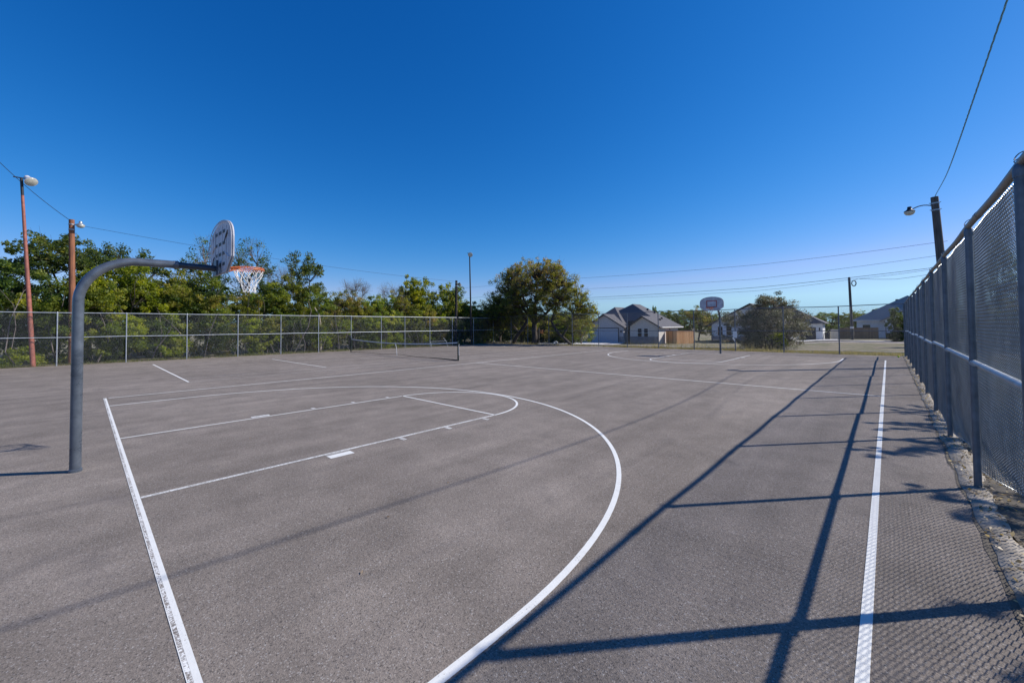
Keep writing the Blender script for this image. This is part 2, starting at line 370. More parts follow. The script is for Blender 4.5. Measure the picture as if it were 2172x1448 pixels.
# ------------------------------------------------------------------ court markings
W, MY = 7.93, 13.857
Z1 = .004
def strip(b, x0, y0, x1, y1, z=Z1): b.add([(x0, y0, z), (x1, y0, z), (x1, y1, z), (x0, y1, z)], [(0, 1, 2, 3)])
def arc(b, c, r, a0, a1, w, z=Z1, n=96):
    V = []; F = []
    for i in range(n+1):
        a = a0+(a1-a0)*i/n
        for s in (-1, 1): V.append((c[0]+(r+s*w/2)*math.cos(a), c[1]+(r+s*w/2)*math.sin(a), z))
    for i in range(n): F.append((2*i, 2*i+1, 2*i+3, 2*i+2))
    b.add(V, F)
bl = MB(); bw = MB()
lw = .060
# sidelines, half line
strip(bl, W-lw/2+.01, -.0, W+lw/2+.01, 2*MY-.04)
strip(bl, -W-.03, .06, -W+.03, 2*MY-.06)
strip(bl, -W+.04, MY-.03, W-.04, MY+.03)
# near baseline: solid half with a worn half and thin outline on its outer side
strip(bl, -W-.03, -.014, W-.04, .020); strip(bl, -W-.03, -.042, W-.04, -.037); strip(bw, -W-.03, -.0365, W-.04, -.0145)
strip(bw, -W, 2*MY-.03, W, 2*MY+.03)
r3 = 6.267
def half(sy, y0, near):
    def yy(a): return y0+sy*a
    def st(b, xa, ya, xb, yb): 
        y1, y2 = sorted((yy(ya), yy(yb))); strip(b, min(xa, xb), y1, max(xa, xb), y2)
    A0, A1 = (0, math.pi) if sy > 0 else (math.pi, 2*math.pi)
    st(bl, -r3-.033, .023, -r3+.033, 1.32); st(bl, r3-.033, .023, r3+.033, 1.32)
    arc(bl, (0, yy(1.32)), r3, A0, A1, lw)
    arc(bl, (0, yy(5.68)), 1.83, A0, A1, .055)
    st(bl, -1.80, 5.655, 1.80, 5.705)
    # lane lines: outlined, worn in the middle
    for s in (-1, 1):
        if near and s > 0:
            st(bl, 1.800, .023, 1.812, 5.65); st(bl, 1.848, .023, 1.860, 5.68); st(bw, 1.8125, .023, 1.8475, 5.65)
        else: st(bl, s*1.83-.025, .023, s*1.83+.025, 5.65)
        x = lambda a: s*a
        if near and s > 0: st(bl, x(1.93), 2.06, x(2.09), 2.42); st(bl, x(1.885), 2.06, x(1.897), 2.42); 
        else:
            st(bl, x(1.9), 2.06, x(1.915), 2.40); st(bl, x(2.03), 2.06, x(2.045), 2.40); st(bl, x(1.915), 2.06, x(2.03), 2.075); st(bl, x(1.915), 2.385, x(2.03), 2.40); st(bw, x(1.916), 2.0755, x(2.029), 2.3845)
        for t in (3.30, 4.28, 5.25):
            st(bl, x(1.885), t, x(2.04), t+.012); st(bl, x(1.885), t+.055, x(2.04), t+.067); st(bl, x(2.028), t+.0125, x(2.04), t+.0545); st(bw, x(1.886), t+.0125, x(2.0275), t+.0545)
half(1, 0, True); half(-1, 2*MY, False)
bl.build('basketball_court_lines', M['paint'], fixn=False); bw.build('worn_court_lines', M['paint_worn'], fixn=False)
bt = MB(); TC = -15.945; TN = 14.05
bs = MB()
strip(bs, TC-5.485, TN-11.885, TC+5.485, TN-11.825); strip(bs, TC-4.06, TN-6.43, TC+4.06, TN-6.37)
for s in (-1, 1):
    for w_ in (5.485, 4.115):
        strip(bt, TC+s*w_-.025, TN-11.82, TC+s*w_+.025, TN+11.83)
strip(bt, TC-5.485, TN+11.835, TC+5.485, TN+11.885); strip(bt, TC-4.08, TN+6.37, TC+4.08, TN+6.42)
strip(bt, TC-.025, TN-6.365, TC+.025, TN+6.365)
bs.build('tennis_baseline_markings', M['paint'], fixn=False); bt.build('tennis_court_lines', M['paint_faint'], fixn=False)
for n in ('basketball_court_lines', 'worn_court_lines', 'tennis_baseline_markings', 'tennis_court_lines'):
    tag(bpy.data.objects[n], kind='structure')

# ------------------------------------------------------------------ chain link
def zigzag(u_start, u_end, z0, z1, h, r, P, jit=None):
    # woven wires; P(u, z, d) -> xyz
    nk = int((z1-z0)/h)+1; nw = int((u_end-u_start)/h)
    V = []; F = []; base = 0
    ks = np.arange(nk)
    tri = [(math.cos(a), math.sin(a)) for a in (0, 2.094, 4.189)]
    for i in range(nw):
        u = u_start+(i+((ks+i) % 2))*h; z = z0+ks*h; d = np.where((ks+i) % 2 == 0, .0045, -.0045)
        c = P(u, z, d)
        for (a, b_) in tri:
            pass
        ring = np.stack([P(u+r*a*.8, z+r*a*.3, d+r*b_) for a, b_ in tri], 1)
        V.append(ring.reshape(-1, 3))
        k = np.arange(nk-1)[:, None]; 
        for t in range(3):
            t2 = (t+1) % 3
            F.append(np.concatenate([base+k*3+t, base+k*3+t2, base+(k+1)*3+t2, base+(k+1)*3+t], 1))
        base += nk*3
    return np.concatenate(V), np.concatenate(F)
def straight(u_start, u_end, z0, z1, h, r, P, seg=8):
    V = []; F = []; base = 0; H = z1-z0; tri = [(math.cos(a), math.sin(a)) for a in (0, 2.094, 4.189)]
    for sgn in (1, -1):
        n = int((u_end-u_start+H)/(2*h))
        for i in range(n):
            ua = u_start-H+i*2*h
            t = np.linspace(0, 1, seg+1); u = ua+t*H; z = z0+t*H
            if sgn < 0: z = z1-t*H
            k = (u >= u_start-.01) & (u <= u_end+.01)
            u = u[k]; z = z[k]
            if len(u) < 2: continue
            ring = np.stack([P(u+r*a*.7, z+r*a*.7*(-sgn), np.full(len(u), r*b_)) for a, b_ in tri], 1); V.append(ring.reshape(-1, 3))
            m = len(u); kk = np.arange(m-1)[:, None]
            for q in range(3):
                q2 = (q+1) % 3; F.append(np.concatenate([base+kk*3+q, base+kk*3+q2, base+(kk+1)*3+q2, base+(kk+1)*3+q], 1))
            base += m*3
    return np.concatenate(V), np.concatenate(F)
# right fence (X = 8.8)
FX = 8.8
fr = empty('chain_link_fence', (FX, 4.1, 0), 'tall chain link fence close by on the right with thick posts and rusty top rail', 'fence')
posts_r = [-1.55, 1.25, 4.05, 6.66, 9.5, 12.25, 15.0, 17.75, 20.5, 23.25, 26.0, 28.8, 31.6]
for i, y in enumerate(posts_r):
    b = MB(); r = .043 if i in (2,) else .033
    b.tube([(FX, y, -.02), (FX, y, 3.0)], r, 16); rel(b.build('post', M['galv_dark'], fr, True))
    b = MB()
    b.lathe((FX, y, 2.93), [(r+.004, 0), (r+.006, .05), (r*.9, .09), (.01, .115)], 14)
    rel(b.build('post_cap', M['galv_dark'], fr, True))
    b = MB()  # loop of tie wire above the cap
    b.tube([(FX+.01+.035*math.cos(a), y+.05+.05*math.sin(a)+.02*a/6, 3.10+.035*math.sin(a*1.3)) for a in np.linspace(0, 9, 22)], .004, 5); rel(b.build('tie_wire', M['wire_dark'], fr))
b = MB(); pts = []
for y in np.linspace(-1.6, 31.6, 90): pts.append((FX, y, 3.03+.010*math.sin(y*2.2)))
b.tube(pts, .030, 12)
for y in np.arange(-.3, 31, 3.1): b.tube([(FX, y, 3.03+.010*math.sin(y*2.2)), (FX, y+.16, 3.03+.010*math.sin((y+.16)*2.2))], .034, 12)
rel(b.build('top_rail', M['rust_rail'], fr, True))
b = MB()
for i in range(len(posts_r)-1):
    y0, y1 = posts_r[i], posts_r[i+1]; zz = 1.46+.02*math.sin(i*2.1)
    b.tube([(FX, y0+.035, zz), (FX, y1-.035, zz+.01)], .027, 12)
    for ye in (y0+.04, y1-.08): b.tube([(FX, ye, zz), (FX, ye+.05, zz)], .036, 12)
rel(b.build('middle_rail', M['rail'], fr, True))
def PR(u, z, d):
    bulge = .034+.005*np.sin(u*2.3+z*1.9)+.004*np.sin(u*5.1)*np.clip(z, 0, 3)/3
    near = np.exp(-((u-5.6)/1.2)**2)+.35*np.exp(-((u-8.4)/.8)**2)
    bulge = bulge+near*.30*np.clip((.85-z)/.85, 0, 1)**2
    z2 = z+near*.12*np.clip((.85-z)/.85, 0, 1)**2-.008*np.abs(np.sin(u*1.14))*np.clip((z-2.6)/.4, 0, 1)
    return np.stack([FX+bulge+d, u+.01*np.sin(z*3), z2], -1)
V, F = zigzag(-1.6, 31.55, .05, 3.02, .036, .0037, PR)
rel(link('chain_link_mesh', raw_mesh('chain_link_mesh', V, F, M['wire_near']), fr))
# left fence (X=-24.8)
LX = -24.8
fl = empty('chain_link_fence', (LX, 1.3, 0), 'sunlit chain link fence along the thicket on the left behind the tennis court', 'fence')
posts_l = [-9.5, -6.8, -4.1, -1.42, 1.3, 4.12, 6.9, 9.6, 12.3, 14.95, 17.7, 20.1, 22.9, 25.7, 28.6]
for y in posts_l:
    b = MB(); b.tube([(LX, y, 0), (LX, y, 2.88)], .031, 10); b.lathe((LX, y, 2.86), [(.036, 0), (.036, .04), (.012, .07)], 10)
    rel(b.build('post', M['galv'], fl, True))
b = MB(); b.tube([(LX, y, 2.88+.006*math.sin(y)) for y in np.linspace(-9.5, 31.6, 50)], .024, 8); rel(b.build('top_rail', M['rail'], fl, True))
b = MB(); b.tube([(LX+.0, y, 1.53+.008*math.sin(y*1.3)) for y in np.linspace(-9.5, 31.6, 50)], .023, 8); rel(b.build('middle_rail', M['rail'], fl, True))
V, F = straight(-9.5, 31.6,   .03, 2.86, .036, .0018, lambda u, z, d: np.stack([np.full(len(u), LX-.035)+d+.01*np.sin(u*3), u, z], -1))
rel(link('chain_link_mesh', raw_mesh('chain_link_mesh', V, F, M['wire']), fl))
# far fence (Y=31.6)
FY = 31.6
ff = empty('chain_link_fence', (0, FY, 0), 'see-through chain link fence across the far end in front of the houses', 'fence')
posts_f = [-24.8, -22.0, -19.6, -16.8, -13.98, -11.1, -8.3, -5.57, -2.78, .06, 2.97, 5.85, 8.75]
for x in posts_f:
    b = MB(); b.tube([(x, FY, 0), (x, FY, 2.95)], .034, 10); b.lathe((x, FY, 2.93), [(.038, 0), (.038, .04), (.012, .07)], 10)
    rel(b.build('post', M['galv_dark'], ff, True))
b = MB()
for y_, r_ in ((2.99, .024),): b.tube([(x, FY, y_+.02*math.sin(x*.9)+(.05 if x < -13 and x > -20 else 0)) for x in np.linspace(-24.8, 8.75, 60)], r_, 8)
rel(b.build('top_rail', M['galv_dark'], ff, True))
b = MB(); b.tube([(x, FY, 1.45+.01*math.sin(x*1.3)) for x in np.linspace(-24.8, 8.75, 50)], .021, 8); rel(b.build('middle_rail', M['galv_dark'], ff, True))
V, F = straight(-24.8, 8.75, .03, 2.93, .036, .0016, lambda u, z, d: np.stack([u, np.full(len(u), FY+.035)+d+.01*np.sin(u*3), z], -1))
rel(link('chain_link_mesh', raw_mesh('chain_link_mesh', V, F, M['wire_dark']), ff))

# ------------------------------------------------------------------ basketball hoops
def hoop(name_loc, rz, label, worn=False, dz=0.0):
    root = empty('basketball_hoop', name_loc, label, 'basketball hoop', 'goosneck hoops'.replace('goosneck', 'gooseneck'), rz)
    R = .0585
    pts = [(0, 0, -.02), (0, 0, 1.2), (0, 0, 2.25)]
    rb = .62; zc = 2.92-rb
    for a in np.linspace(0, math.pi/2*.98, 16): pts.append((0, rb-rb*math.cos(a), zc+rb*math.sin(a)))
    pts.append((0, 1.02, 2.925))
    b = MB(); b.tube(pts, R, 24); b.lathe((0, 0, 0), [(R+.012, -.01), (R+.010, .03), (R, .04)], 24); b.tube([(0, 0, 1.30), (0, 0, 1.315)], R+.0025, 24); pl_ = b.build('pole', M['hoop_steel'], root, True); b = MB(); b.tube([(0, 1.0, 2.925), (0, 1.06, 2.924)], R+.003, 20); b.build('collar', M['hoop_steel'], root, True)
    b = MB(); b.tube([(0, 1.0, 2.925), (0, 1.55, 2.915)], R*.83, 20); b.box(-.09, .09, 1.535, 1.56, 2.80, 3.05); b.build('arm', M['hoop_dark'], root, True)
    # fan backboard, outline in x,z; back face y=1.56, front y=1.64
    zb = dz
    def outline(s=0.0):
        w = .70-s; P = [(-.40+s*.4, 2.80+s+zb), (.40-s*.4, 2.80+s+zb), (w, 3.02+s*.5+zb), (w, 3.34+zb)]
        for a in np.linspace(0, 1, 19)[1:-1]:
            x = w*math.cos(a*math.pi); P.append((x*.985, 3.34+zb+(.345-s)*math.sin(a*math.pi)**.82))
        P.append((-w, 3.34+zb)); P.append((-w, 3.02+s*.5+zb)); return P
    o1 = outline(); o2 = outline(.03)
    b = MB(); b.prism(o1, 'y', 1.632, 1.640)
    n = len(o1)
    for (ya, yb) in ((1.596, 1.601), (1.6235, 1.6318)):     # doubled lip round the edge
        v = [(x, ya, z) for x, z in o1]+[(x, yb, z) for x, z in o1]+[(x, ya, z) for x, z in o2]+[(x, yb, z) for x, z in o2]
        F = []
        for i in range(n):
            j = (i+1) % n; F += [(i, j, n+j, n+i), (2*n+i, 2*n+j, j, i), (3*n+j, 3*n+i, n+i, n+j), (2*n+j, 2*n+i, 3*n+i, 3*n+j)]
        b.add(v, F)
    bd = b.build('backboard', M['board'], root)
    b = MB(); o3 = outline(.036); b.prism(o3, 'y', 1.611, 1.6315); bb = b.build('back_panel', M['board_in'], bd)
    b = MB()
    for x in (-.50, -.34, -.12, .12, .34, .50):
        top = 3.31+zb+.29*math.sqrt(max(0, 1-(x/.66)**2)); b.box(x-.022, x+.022, 1.602, 1.6108, (2.86 if abs(x) < .4 else 2.99)+zb, top)
    b.build('rib', M['board_in'], bd)
    for z, w in ((2.95, .34), (3.13, .26), (3.30, .28), (3.49, .36)):
        for xa, xb in ((-w, -.15), (-.09, .09), (.15, w)):
            b = MB(); b.box(xa, xb, 1.604, 1.6107, z+zb-.024, z+zb+.024); b.build('slot', M['board_rib'], bd)
    for sx, za, zb_, xa, xb, mt_ in ((1, 3.32, 3.46, .30, .48, 'board_rib'), (-1, 3.12, 2.97, .34, .50, 'board_rib'), (1, 3.13, 3.02, .30, .56, 'board_in'), (-1, 3.30, 3.20, .28, .52, 'board_in')):
        b = MB(); b.tube([(sx*xa, 1.603, za+zb), (sx*(xa+xb)/2, 1.600, (za+zb_)/2+zb+.01), (sx*xb, 1.603, zb_+zb)], .011, 6); b.build('brace', M[mt_], bd)
    # red target frame on the front
    b = MB(); y0, y1 = 1.6402, 1.6432; x0, z0, z1, t = .305, 2.99, 3.43, .045
    b.box(-x0, x0, y0, y1, z0, z0+t); b.box(-x0, x0, y0, y1, z1-t, z1); b.box(-x0, -x0+t, y0, y1, z0+t, z1-t); b.box(x0-t, x0, y0, y1, z0+t, z1-t)
    b.build('target_square', M['red'], bd)
    # rim
    rc = (0, 1.64+.15+.229, 2.965)
    b = MB()
    for dzr, rr_ in ((0, .229), (-.028, .236)):
        b.tube([(rr_*math.cos(a), rc[1]+rr_*math.sin(a), rc[2]+dzr) for a in np.linspace(0, 2*math.pi, 41)], .0085, 8, False)
    b.box(-.075, .075, 1.6402, 1.80, 2.945, 2.957); b.box(-.075, .075, 1.6402, 1.652, 2.84, 2.9445)
    for s in (-1, 1):
        b.tube([(s*.07, 1.65, 2.95), (s*.17, 1.86, 2.95)], .009, 6); b.tube([(s*.06, 1.65, 2.86), (s*.15, 1.845, 2.935)], .009, 6)
    rim = b.build('rim', M['orange'], root, True)
    for k in range(12):
        b = None
    b = MB(); N = 12; rows = 6
    rad = [.226, .197, .158, .124, .102, .090, .095]; zz = [2.945, 2.855, 2.765, 2.690, 2.635, 2.590, 2.545]
    if worn: zz = [2.945, 2.84, 2.75, 2.67, 2.61, 2.56, 2.52]
    rg_ = random.Random(5 if worn else 2)
    K = {}
    for r_ in range(rows+1):
        for k in range(N):
            a = 2*math.pi*(k+.5*(r_ % 2))/N+rg_.uniform(-.05, .05)*min(r_, 2)
            rr_ = rad[r_]*(1+rg_.uniform(-.06, .06)*min(r_, 1)); zq = zz[r_]+rg_.uniform(-.012, .012)*min(r_, 1)
            K[r_, k] = np.array((rr_*math.cos(a)+(.012*r_ if not worn else -.03*r_/6), rc[1]+rr_*math.sin(a), zq))
    for r_ in range(rows):
        for k in range(N):
            if worn and r_ > 3 and k in (0, 1, 2, 3, 4, 11): continue
            for dk in (0, 1):
                if r_ % 2 == 0: k2 = (k-dk) % N
                else: k2 = (k+dk) % N
                p, q = K[r_, k], K[r_+1, k2]
                m_ = (p+q)/2; m_[2] -= .008
                b.tube([p, m_, q], .0042 if r_ > 1 else .0048, 5)
    if worn: b.tube([K[6, 7], K[6, 7]+np.array((.01, 0, -.15)), K[6, 7]+np.array((-.02, 0, -.32))], .006, 5)
    b.build('net', M['netcord'], rim)
    return root
hoop((0.0, -.50, 0), R_(1.4), 'nearest basketball hoop on a grey gooseneck pole, seen from behind its fan backboard', dz=.03)
hoop((0.02, 28.2, 0), math.pi, 'distant basketball hoop by the far fence, backboard front with red square', True, dz=-.02)

# ------------------------------------------------------------------ tennis net
tn = empty('tennis_net', (TC, TN, 0), 'sagging black tennis net with white tape and centre strap', 'tennis net')
xa, xb = -22.9, -9.63
for x in (xa, xb):
    b = MB(); b.tube([(x, TN, -.02), (x, TN, 1.10)], .042, 12); b.lathe((x, TN, 1.09), [(.044, 0), (.044, .02), (.02, .035)], 12)
    if x == xb:
        rg2 = random.Random(4)
        for k in range(7):
            z = .12+k*.13; b.tube([(x-.05+rg2.uniform(-.01, .01), TN+.04*math.cos(a), z+.04*math.sin(a)+.1*a/6) for a in np.linspace(0, 6, 8)], .012, 5)
    po = rel(b.build('post', M['netpost'], tn, True))
    if x == xb:
        b = MB(); b.tube([(x+.05, TN, .85), (x+.055, TN, .30)], .012, 6); b.tube([(x+.05, TN-.02, .85), (x+.05, TN+.05, .93)], .008, 6); rel2 = b.build('crank', M['lamp_white'], tn)
        rel(rel2)
def ntop(x):
    t = (x-xa)/(xb-xa); return .86+.19*(2*t-1)**2
def nbot(x):
    t = (x-xa)/(xb-xa); return .03+.07*(1-abs(2*t-1))*abs(math.sin(t*9))
V = []; F = []
b = MB(); xsn = np.linspace(xa+.05, xb-.05, 60)
for i in range(len(xsn)-1):
    x0_, x1_ = xsn[i], xsn[i+1]
    b.add([(x0_, TN-.006, ntop(x0_)-.06), (x1_, TN-.006, ntop(x1_)-.06), (x1_, TN-.006, ntop(x1_)), (x0_, TN-.006, ntop(x0_)), (x0_, TN+.006, ntop(x0_)-.06), (x1_, TN+.006, ntop(x1_)-.06), (x1_, TN+.006, ntop(x1_)), (x0_, TN+.006, ntop(x0_))], [(0, 1, 2, 3), (7, 6, 5, 4), (3, 2, 6, 7), (0, 4, 5, 1)])
rel(b.build('head_tape', M['tape'], tn))
b = MB(); px_ = .045; n = int((xb-xa)/px_)
for i in range(1, n):
    x = xa+i*px_; b.tube([(x, TN, nbot(x)), (x, TN, ntop(x)-.05)], .0013, 3, False)
for k in range(20):
    pts = []
    for x in np.linspace(xa+.05, xb-.05, 40):
        z0, z1 = nbot(x), ntop(x)-.05; pts.append((x, TN, z0+(z1-z0)*k/19))
    b.tube(pts, .0013, 3, False)
rel(b.build('netting', M['blacknet'], tn))
b = MB(); b.tube([(x, TN, nbot(x)) for x in np.linspace(xa+.05, xb-.05, 80)], [.014+.02*max(0, (x-(xb-4))/4) for x in np.linspace(xa+.05, xb-.05, 80)], 6); rel(b.build('bottom_cord', M['blacknet'], tn))
b = MB(); b.tube([(TC-.35, TN-.012, .86), (TC-.2, TN-.014, .5), (TC-.12, TN-.02, .01)], .018, 6); rel(b.build('centre_strap', M['tape'], tn))

# ------------------------------------------------------------------ light poles, wires
def flood_lamp(root, c, aim, mat_h, r=.24):
    aim = np.array(aim, float); aim /= np.linalg.norm(aim)
    b = MB(); b.lathe(c, [(.07, -.42), (.12, -.40), (.13, -.22), (r*.8, -.12), (r, .0), (r+.012, .01), (r+.012, .02), (r*.98, .02)], 24, aim)
    h = rel(b.build('lamp_head', mat_h, root, True))
    b = MB(); c2 = np.array(c)+aim*.012; b.lathe(c2, [(r*.97, 0), (r*.9, .025), (r*.5, .05), (.02, .058)], 24, aim)
    g = b.build('lamp_glass', M['lamp_glass'], root, True); rel(g)
def L1():
    pb = onX(70, 779, -25.08); pt = onX(45.5, 377, -25.08)
    base = (pb[0], pb[1], 0)
    r = empty('light_pole', base, 'tall thin salmon painted light pole with white floodlight at the far left', 'light pole')
    P0 = np.array(base); P1 = np.array((pt[0], pt[1], 9.95)); t = lambda s: P0+(P1-P0)*s
    b = MB(); b.tube([t(0), t(.3), t(.6), t(.91)], [.105, .095, .075, .06], 14)
    for s in (.16, .34, .52, .68): b.tube([t(s), t(s+.004)], .11-.05*s, 14)
    rel(b.build('pole', M['rustpole'], r, True))
    b = MB(); b.tube([t(.91), t(1)], .058, 12); b.tube([t(1)+np.array((0, -.28, .02)), t(1)+np.array((0, .1, .02))], .03, 8); rel(b.build('pole_top', M['lamp_dark'], r, True))
    flood_lamp(r, t(1)+np.array((.18, .34, -.14)), (.55, .35, -.55), M['lamp_white'], .25)
    return r
L1()
def wood_pole(label, base, top, r0, r1, mat, lamp=None, arm=None, bands=False, cat='utility pole', name='utility_pole'):
    r = empty(name, base, label, cat)
    P0 = np.array(base, float); P0[2] -= .05; P1 = np.array(top, float)
    b = MB(); b.tube([P0, P0*.5+P1*.5+np.array((.01, .02, 0)), P1], [r0, (r0+r1)/2, r1], 16); rel(b.build('pole', mat, r, True))
    for dz_ in (.25, .55):
        b = MB(); c = P1+(P0-P1)/np.linalg.norm(P0-P1)*dz_
        b.tube([c, c+(P0-P1)/np.linalg.norm(P0-P1)*.06], r1+.018, 14); b.tube([c+np.array((-r1-.06, 0, 0)), c+np.array((r1+.06, 0, 0))], .014, 6)
        rel(b.build('bracket', M['galv'], r, True))
    if lamp is not None:
        lamp = np.array(lamp, float); a0 = P1+(P0-P1)/np.linalg.norm(P0-P1)*.42; d = lamp-a0
        b = MB(); pts = [a0+d*s+np.array((0, 0, .16*math.sin(math.pi*s)*np.linalg.norm(d))) for s in np.linspace(0, 1, 10)]
        b.tube(pts, .022, 8); rel(b.build('lamp_arm', M['galv_dark'], r, True))
        b = MB(); b.lathe(lamp-np.array((0, 0, .02)), [(.03, .2), (.07, .19), (.075, .10), (.10, .06), (.185, .0), (.19, -.03)], 20); h = rel(b.build('lamp_head', M['lamp_dark'] if mat is not M['wood_brown'] else M['galv'], r, True))
        b = MB(); b.lathe(lamp-np.array((0, 0, .052)), [(.185, 0), (.175, -.06), (.12, -.13), (.04, -.155)], 20); rel(b.build('lamp_glass', M['lamp_glass'], r, True))
    return r
p2b = onX(152, 770, -26.3); p2t = onX(152, 466, -26.3)
lamp2 = onX(171, 476, -26.0)
wood_pole('reddish brown wooden utility pole with a small lamp, behind the left fence', (p2b[0], p2b[1], 0), p2t, .15, .12, M['wood_brown'], lamp2)
p3b = onX(966, 736, -25.25); p3t = onX(968, 595, -25.25); l3 = onX(975, 603, -25.1)
wood_pole('dark wooden pole with a small pale lamp behind the end of the tennis net', (p3b[0], p3b[1], 0), p3t, .16, .12, M['wood_dark'], l3)
# steel pole 4
p4b = onX(1000, 733, -23.9); p4t = onX(996, 537, -23.9)
r4 = empty('light_pole', (p4b[0], p4b[1], 0), 'tall thin dark light pole with a round floodlight left of the big tree', 'light pole')
b = MB(); P0 = np.array((p4b[0], p4b[1], -.02)); P1 = np.array(p4t); b.tube([P0, P0*.5+P1*.5, P1], [.10, .08, .055], 12); rel(b.build('pole', M['wood_dark'], r4, True))
b = MB(); b.tube([P1+np.array((-.2, -.15, 0)), P1+np.array((.12, .1, 0))], .03, 8); rel(b.build('pole_top', M['lamp_dark'], r4, True))
flood_lamp(r4, P1+np.array((.12, .0, -.18)), (.6, -.75, -.35), M['lamp_white'], .24)
# far pole behind the far fence
p5b = gnd(1808, 720, tz(4.1, 77)); yb5 = p5b[1]; p5t = onY(1801, 588, yb5)
wood_pole('grey wooden utility pole with a coil of wire, beyond the far fence among the houses', tuple(p5b), p5t, .19, .14, M['wood_grey'])
b = MB(); b.tube([(p5b[0]-.02, p5b[1]-.02, 1.15), (p5b[0]-.02, p5b[1]-.02, 1.45)], .205, 14); pole_band = b
r5 = [o for o in bpy.data.objects if o.name.startswith('utility_pole') and o.type == 'EMPTY'][-1]
b = MB(); c5 = p5t+np.array((.5, 0, -.9))
for k in range(4): b.tube([(c5[0]+.28*math.cos(a)*(.7+.1*k), c5[1]+.05*k, c5[2]+.42*math.sin(a)*(.8+.08*k)) for a in np.linspace(0, 2*math.pi, 20)], .018, 5, False)
rel(b.build('wire_coil', M['cable'], r5)); rel(pole_band.build('band', M['trim'], r5))
# right pole
pR0 = (10.02, 25.15, 0); pRt = onY(1982, 418, 25.0); lR = onY(1929, 447, 24.7)
wood_pole('leaning wooden utility pole with hooded street lamp behind the right fence', (pR0[0], pR0[1], tz(*pR0[:2])), pRt, .17, .125, M['wood_grey'], lR)
def wire(name, pts, r, mat, label, group=None, sag=0.0, twist=0):
    b = MB(); P = []
    for i in range(len(pts)-1):
        p, q = np.array(pts[i], float), np.array(pts[i+1], float)
        for s in np.linspace(0, 1, 25 if len(pts) < 12 else 5)[(0 if i == 0 else 1):]:
            P.append(p+(q-p)*s-np.array((0, 0, sag*4*s*(1-s))))
    if twist:
        L = [0]
        for i in range(1, len(P)): L.append(L[-1]+np.linalg.norm(P[i]-P[i-1]))
        n = int(L[-1]/.06); s_ = np.linspace(0, L[-1], n); Q = np.stack([np.interp(s_, L, [p[k] for p in P]) for k in range(3)], 1)
        for ph in (0, 2.09, 4.19):
            b.tube([q+np.array((twist*math.cos(s*9+ph), 0, twist*math.sin(s*9+ph))) for q, s in zip(Q, s_)], r, 5)
    else: b.tube(P, r, 5)
    return tag(b.build(name, mat), label, 'cable', group)
pe = onX(-60, 285, -26.3)
wire('overhead_wire', [p2t+np.array((0, 0, -.1)), pe], .014, M['cable'], 'thin wire running up and off the left edge from the brown pole', sag=.25)
wire('overhead_wire', [p2t+np.array((0, 0, -.25)), p3t+np.array((0, 0, -.1))], .009, M['cable'], 'thin wire sagging over the left trees from the brown pole', sag=.35)
cp = np.array([tuple(pRt+np.array((0, 0, -.02))), (9.60, 19.6, 6.86), (9.48, 16, 6.37), (9.39, 13.03, 6.10), (9.37, 11.5, 6.08), (9.37, 10.2, 6.17), (9.39, 9.1, 6.36), (9.43, 8.2, 6.53), (9.46, 7.3, 6.72), (9.52, 5.97, 6.95), (9.7, 2.0, 7.6), (10.0, -4, 8.6)])
cfx = np.polyfit(cp[:, 1], cp[:, 0], 4); cfz = np.polyfit(cp[:, 1], cp[:, 2], 4)
cq = [(float(np.polyval(cfx, y)), y, float(np.polyval(cfz, y))) for y in np.linspace(24.2, -4, 40)]
wire('service_cable', [tuple(cp[0])]+cq, .0062, M['cable_blue'], 'twisted blue grey service cable rising from the leaning pole to the top right', twist=.0075)
pw_tag = 'power lines behind the far houses'
YW = 77.7
for pts, lab, r_ in (([(880, 618), (1230, 590), (1600, 562), (2010, 511)], 'highest of the power lines crossing the sky above the houses', .022),
                     ([(880, 640), (1230, 613), (1600, 592), (2010, 539)], 'second highest power line crossing the sky above the houses', .02),
                     ([(880, 650), (1230, 632), (1600, 610), (2010, 564)], 'thin power line just above the lowest one over the far houses', .03),
                     ([(880, 655), (1230, 636), (1600, 617), (1801, 593), (2010, 566)], 'lowest power line passing the top of the far grey pole', .02)):
    wire('power_line', [onY(a, b_, YW) for a, b_ in pts], r_, M['cable'], lab, pw_tag, sag=.12)
wire('power_line', [onY(1803, 597, YW-.4), onY(1820, 591, YW-.4), onY(1900, 592, YW-.4), onY(2000, 577, YW-.4)], .022, M['cable'], 'short drooping cable leaving the far grey pole to the right', pw_tag, sag=.05)

# ------------------------------------------------------------------ houses
def hip(b, x0, x1, y0, y1, z0, rx, ry0, ry1, z1):
    b.add([(x0, y0, z0), (x1, y0, z0), (x1, y1, z0), (x0, y1, z0), (rx, ry0, z1), (rx, ry1, z1)],
          [(0, 1, 4), (1, 2, 5, 4), (2, 3, 5), (3, 0, 4, 5), (3, 2, 1, 0)])
def gable_roof(b, xl, xr, xp, y0, y1, ze, zp, t=.14):
    P = [(xl, ze), (xp, zp), (xr, ze), (xr, ze-t), (xp, zp-t), (xl, ze-t)]
    b.prism(P, 'y', y0, y1)
def window(root, x0, x1, z0, z1, y, wall=None):
    b = MB(); t = .05
    b.box(x0, x1, y-.03, y+.02, z0, z0+t); b.box(x0, x1, y-.03, y+.02, z1-t, z1); b.box(x0, x0+t, y-.03, y+.02, z0+t, z1-t); b.box(x1-t, x1, y-.03, y+.02, z0+t, z1-t)
    zm = (z0+z1)/2-.05; b.box(x0+t, x1-t, y-.026, y+.02, zm, zm+.06)
    fr_ = rel(b.build('window', M['trim'], root))
    b = MB(); b.box(x0+t, x1-t, y-.008, y+.01, z0+t, z1-t); g = b.build('pane', M['glass'], root); rel(g)
def box_part(root, name, mat, *a):
    b = MB(); b.box(*a); return rel(b.build(name, mat, root))
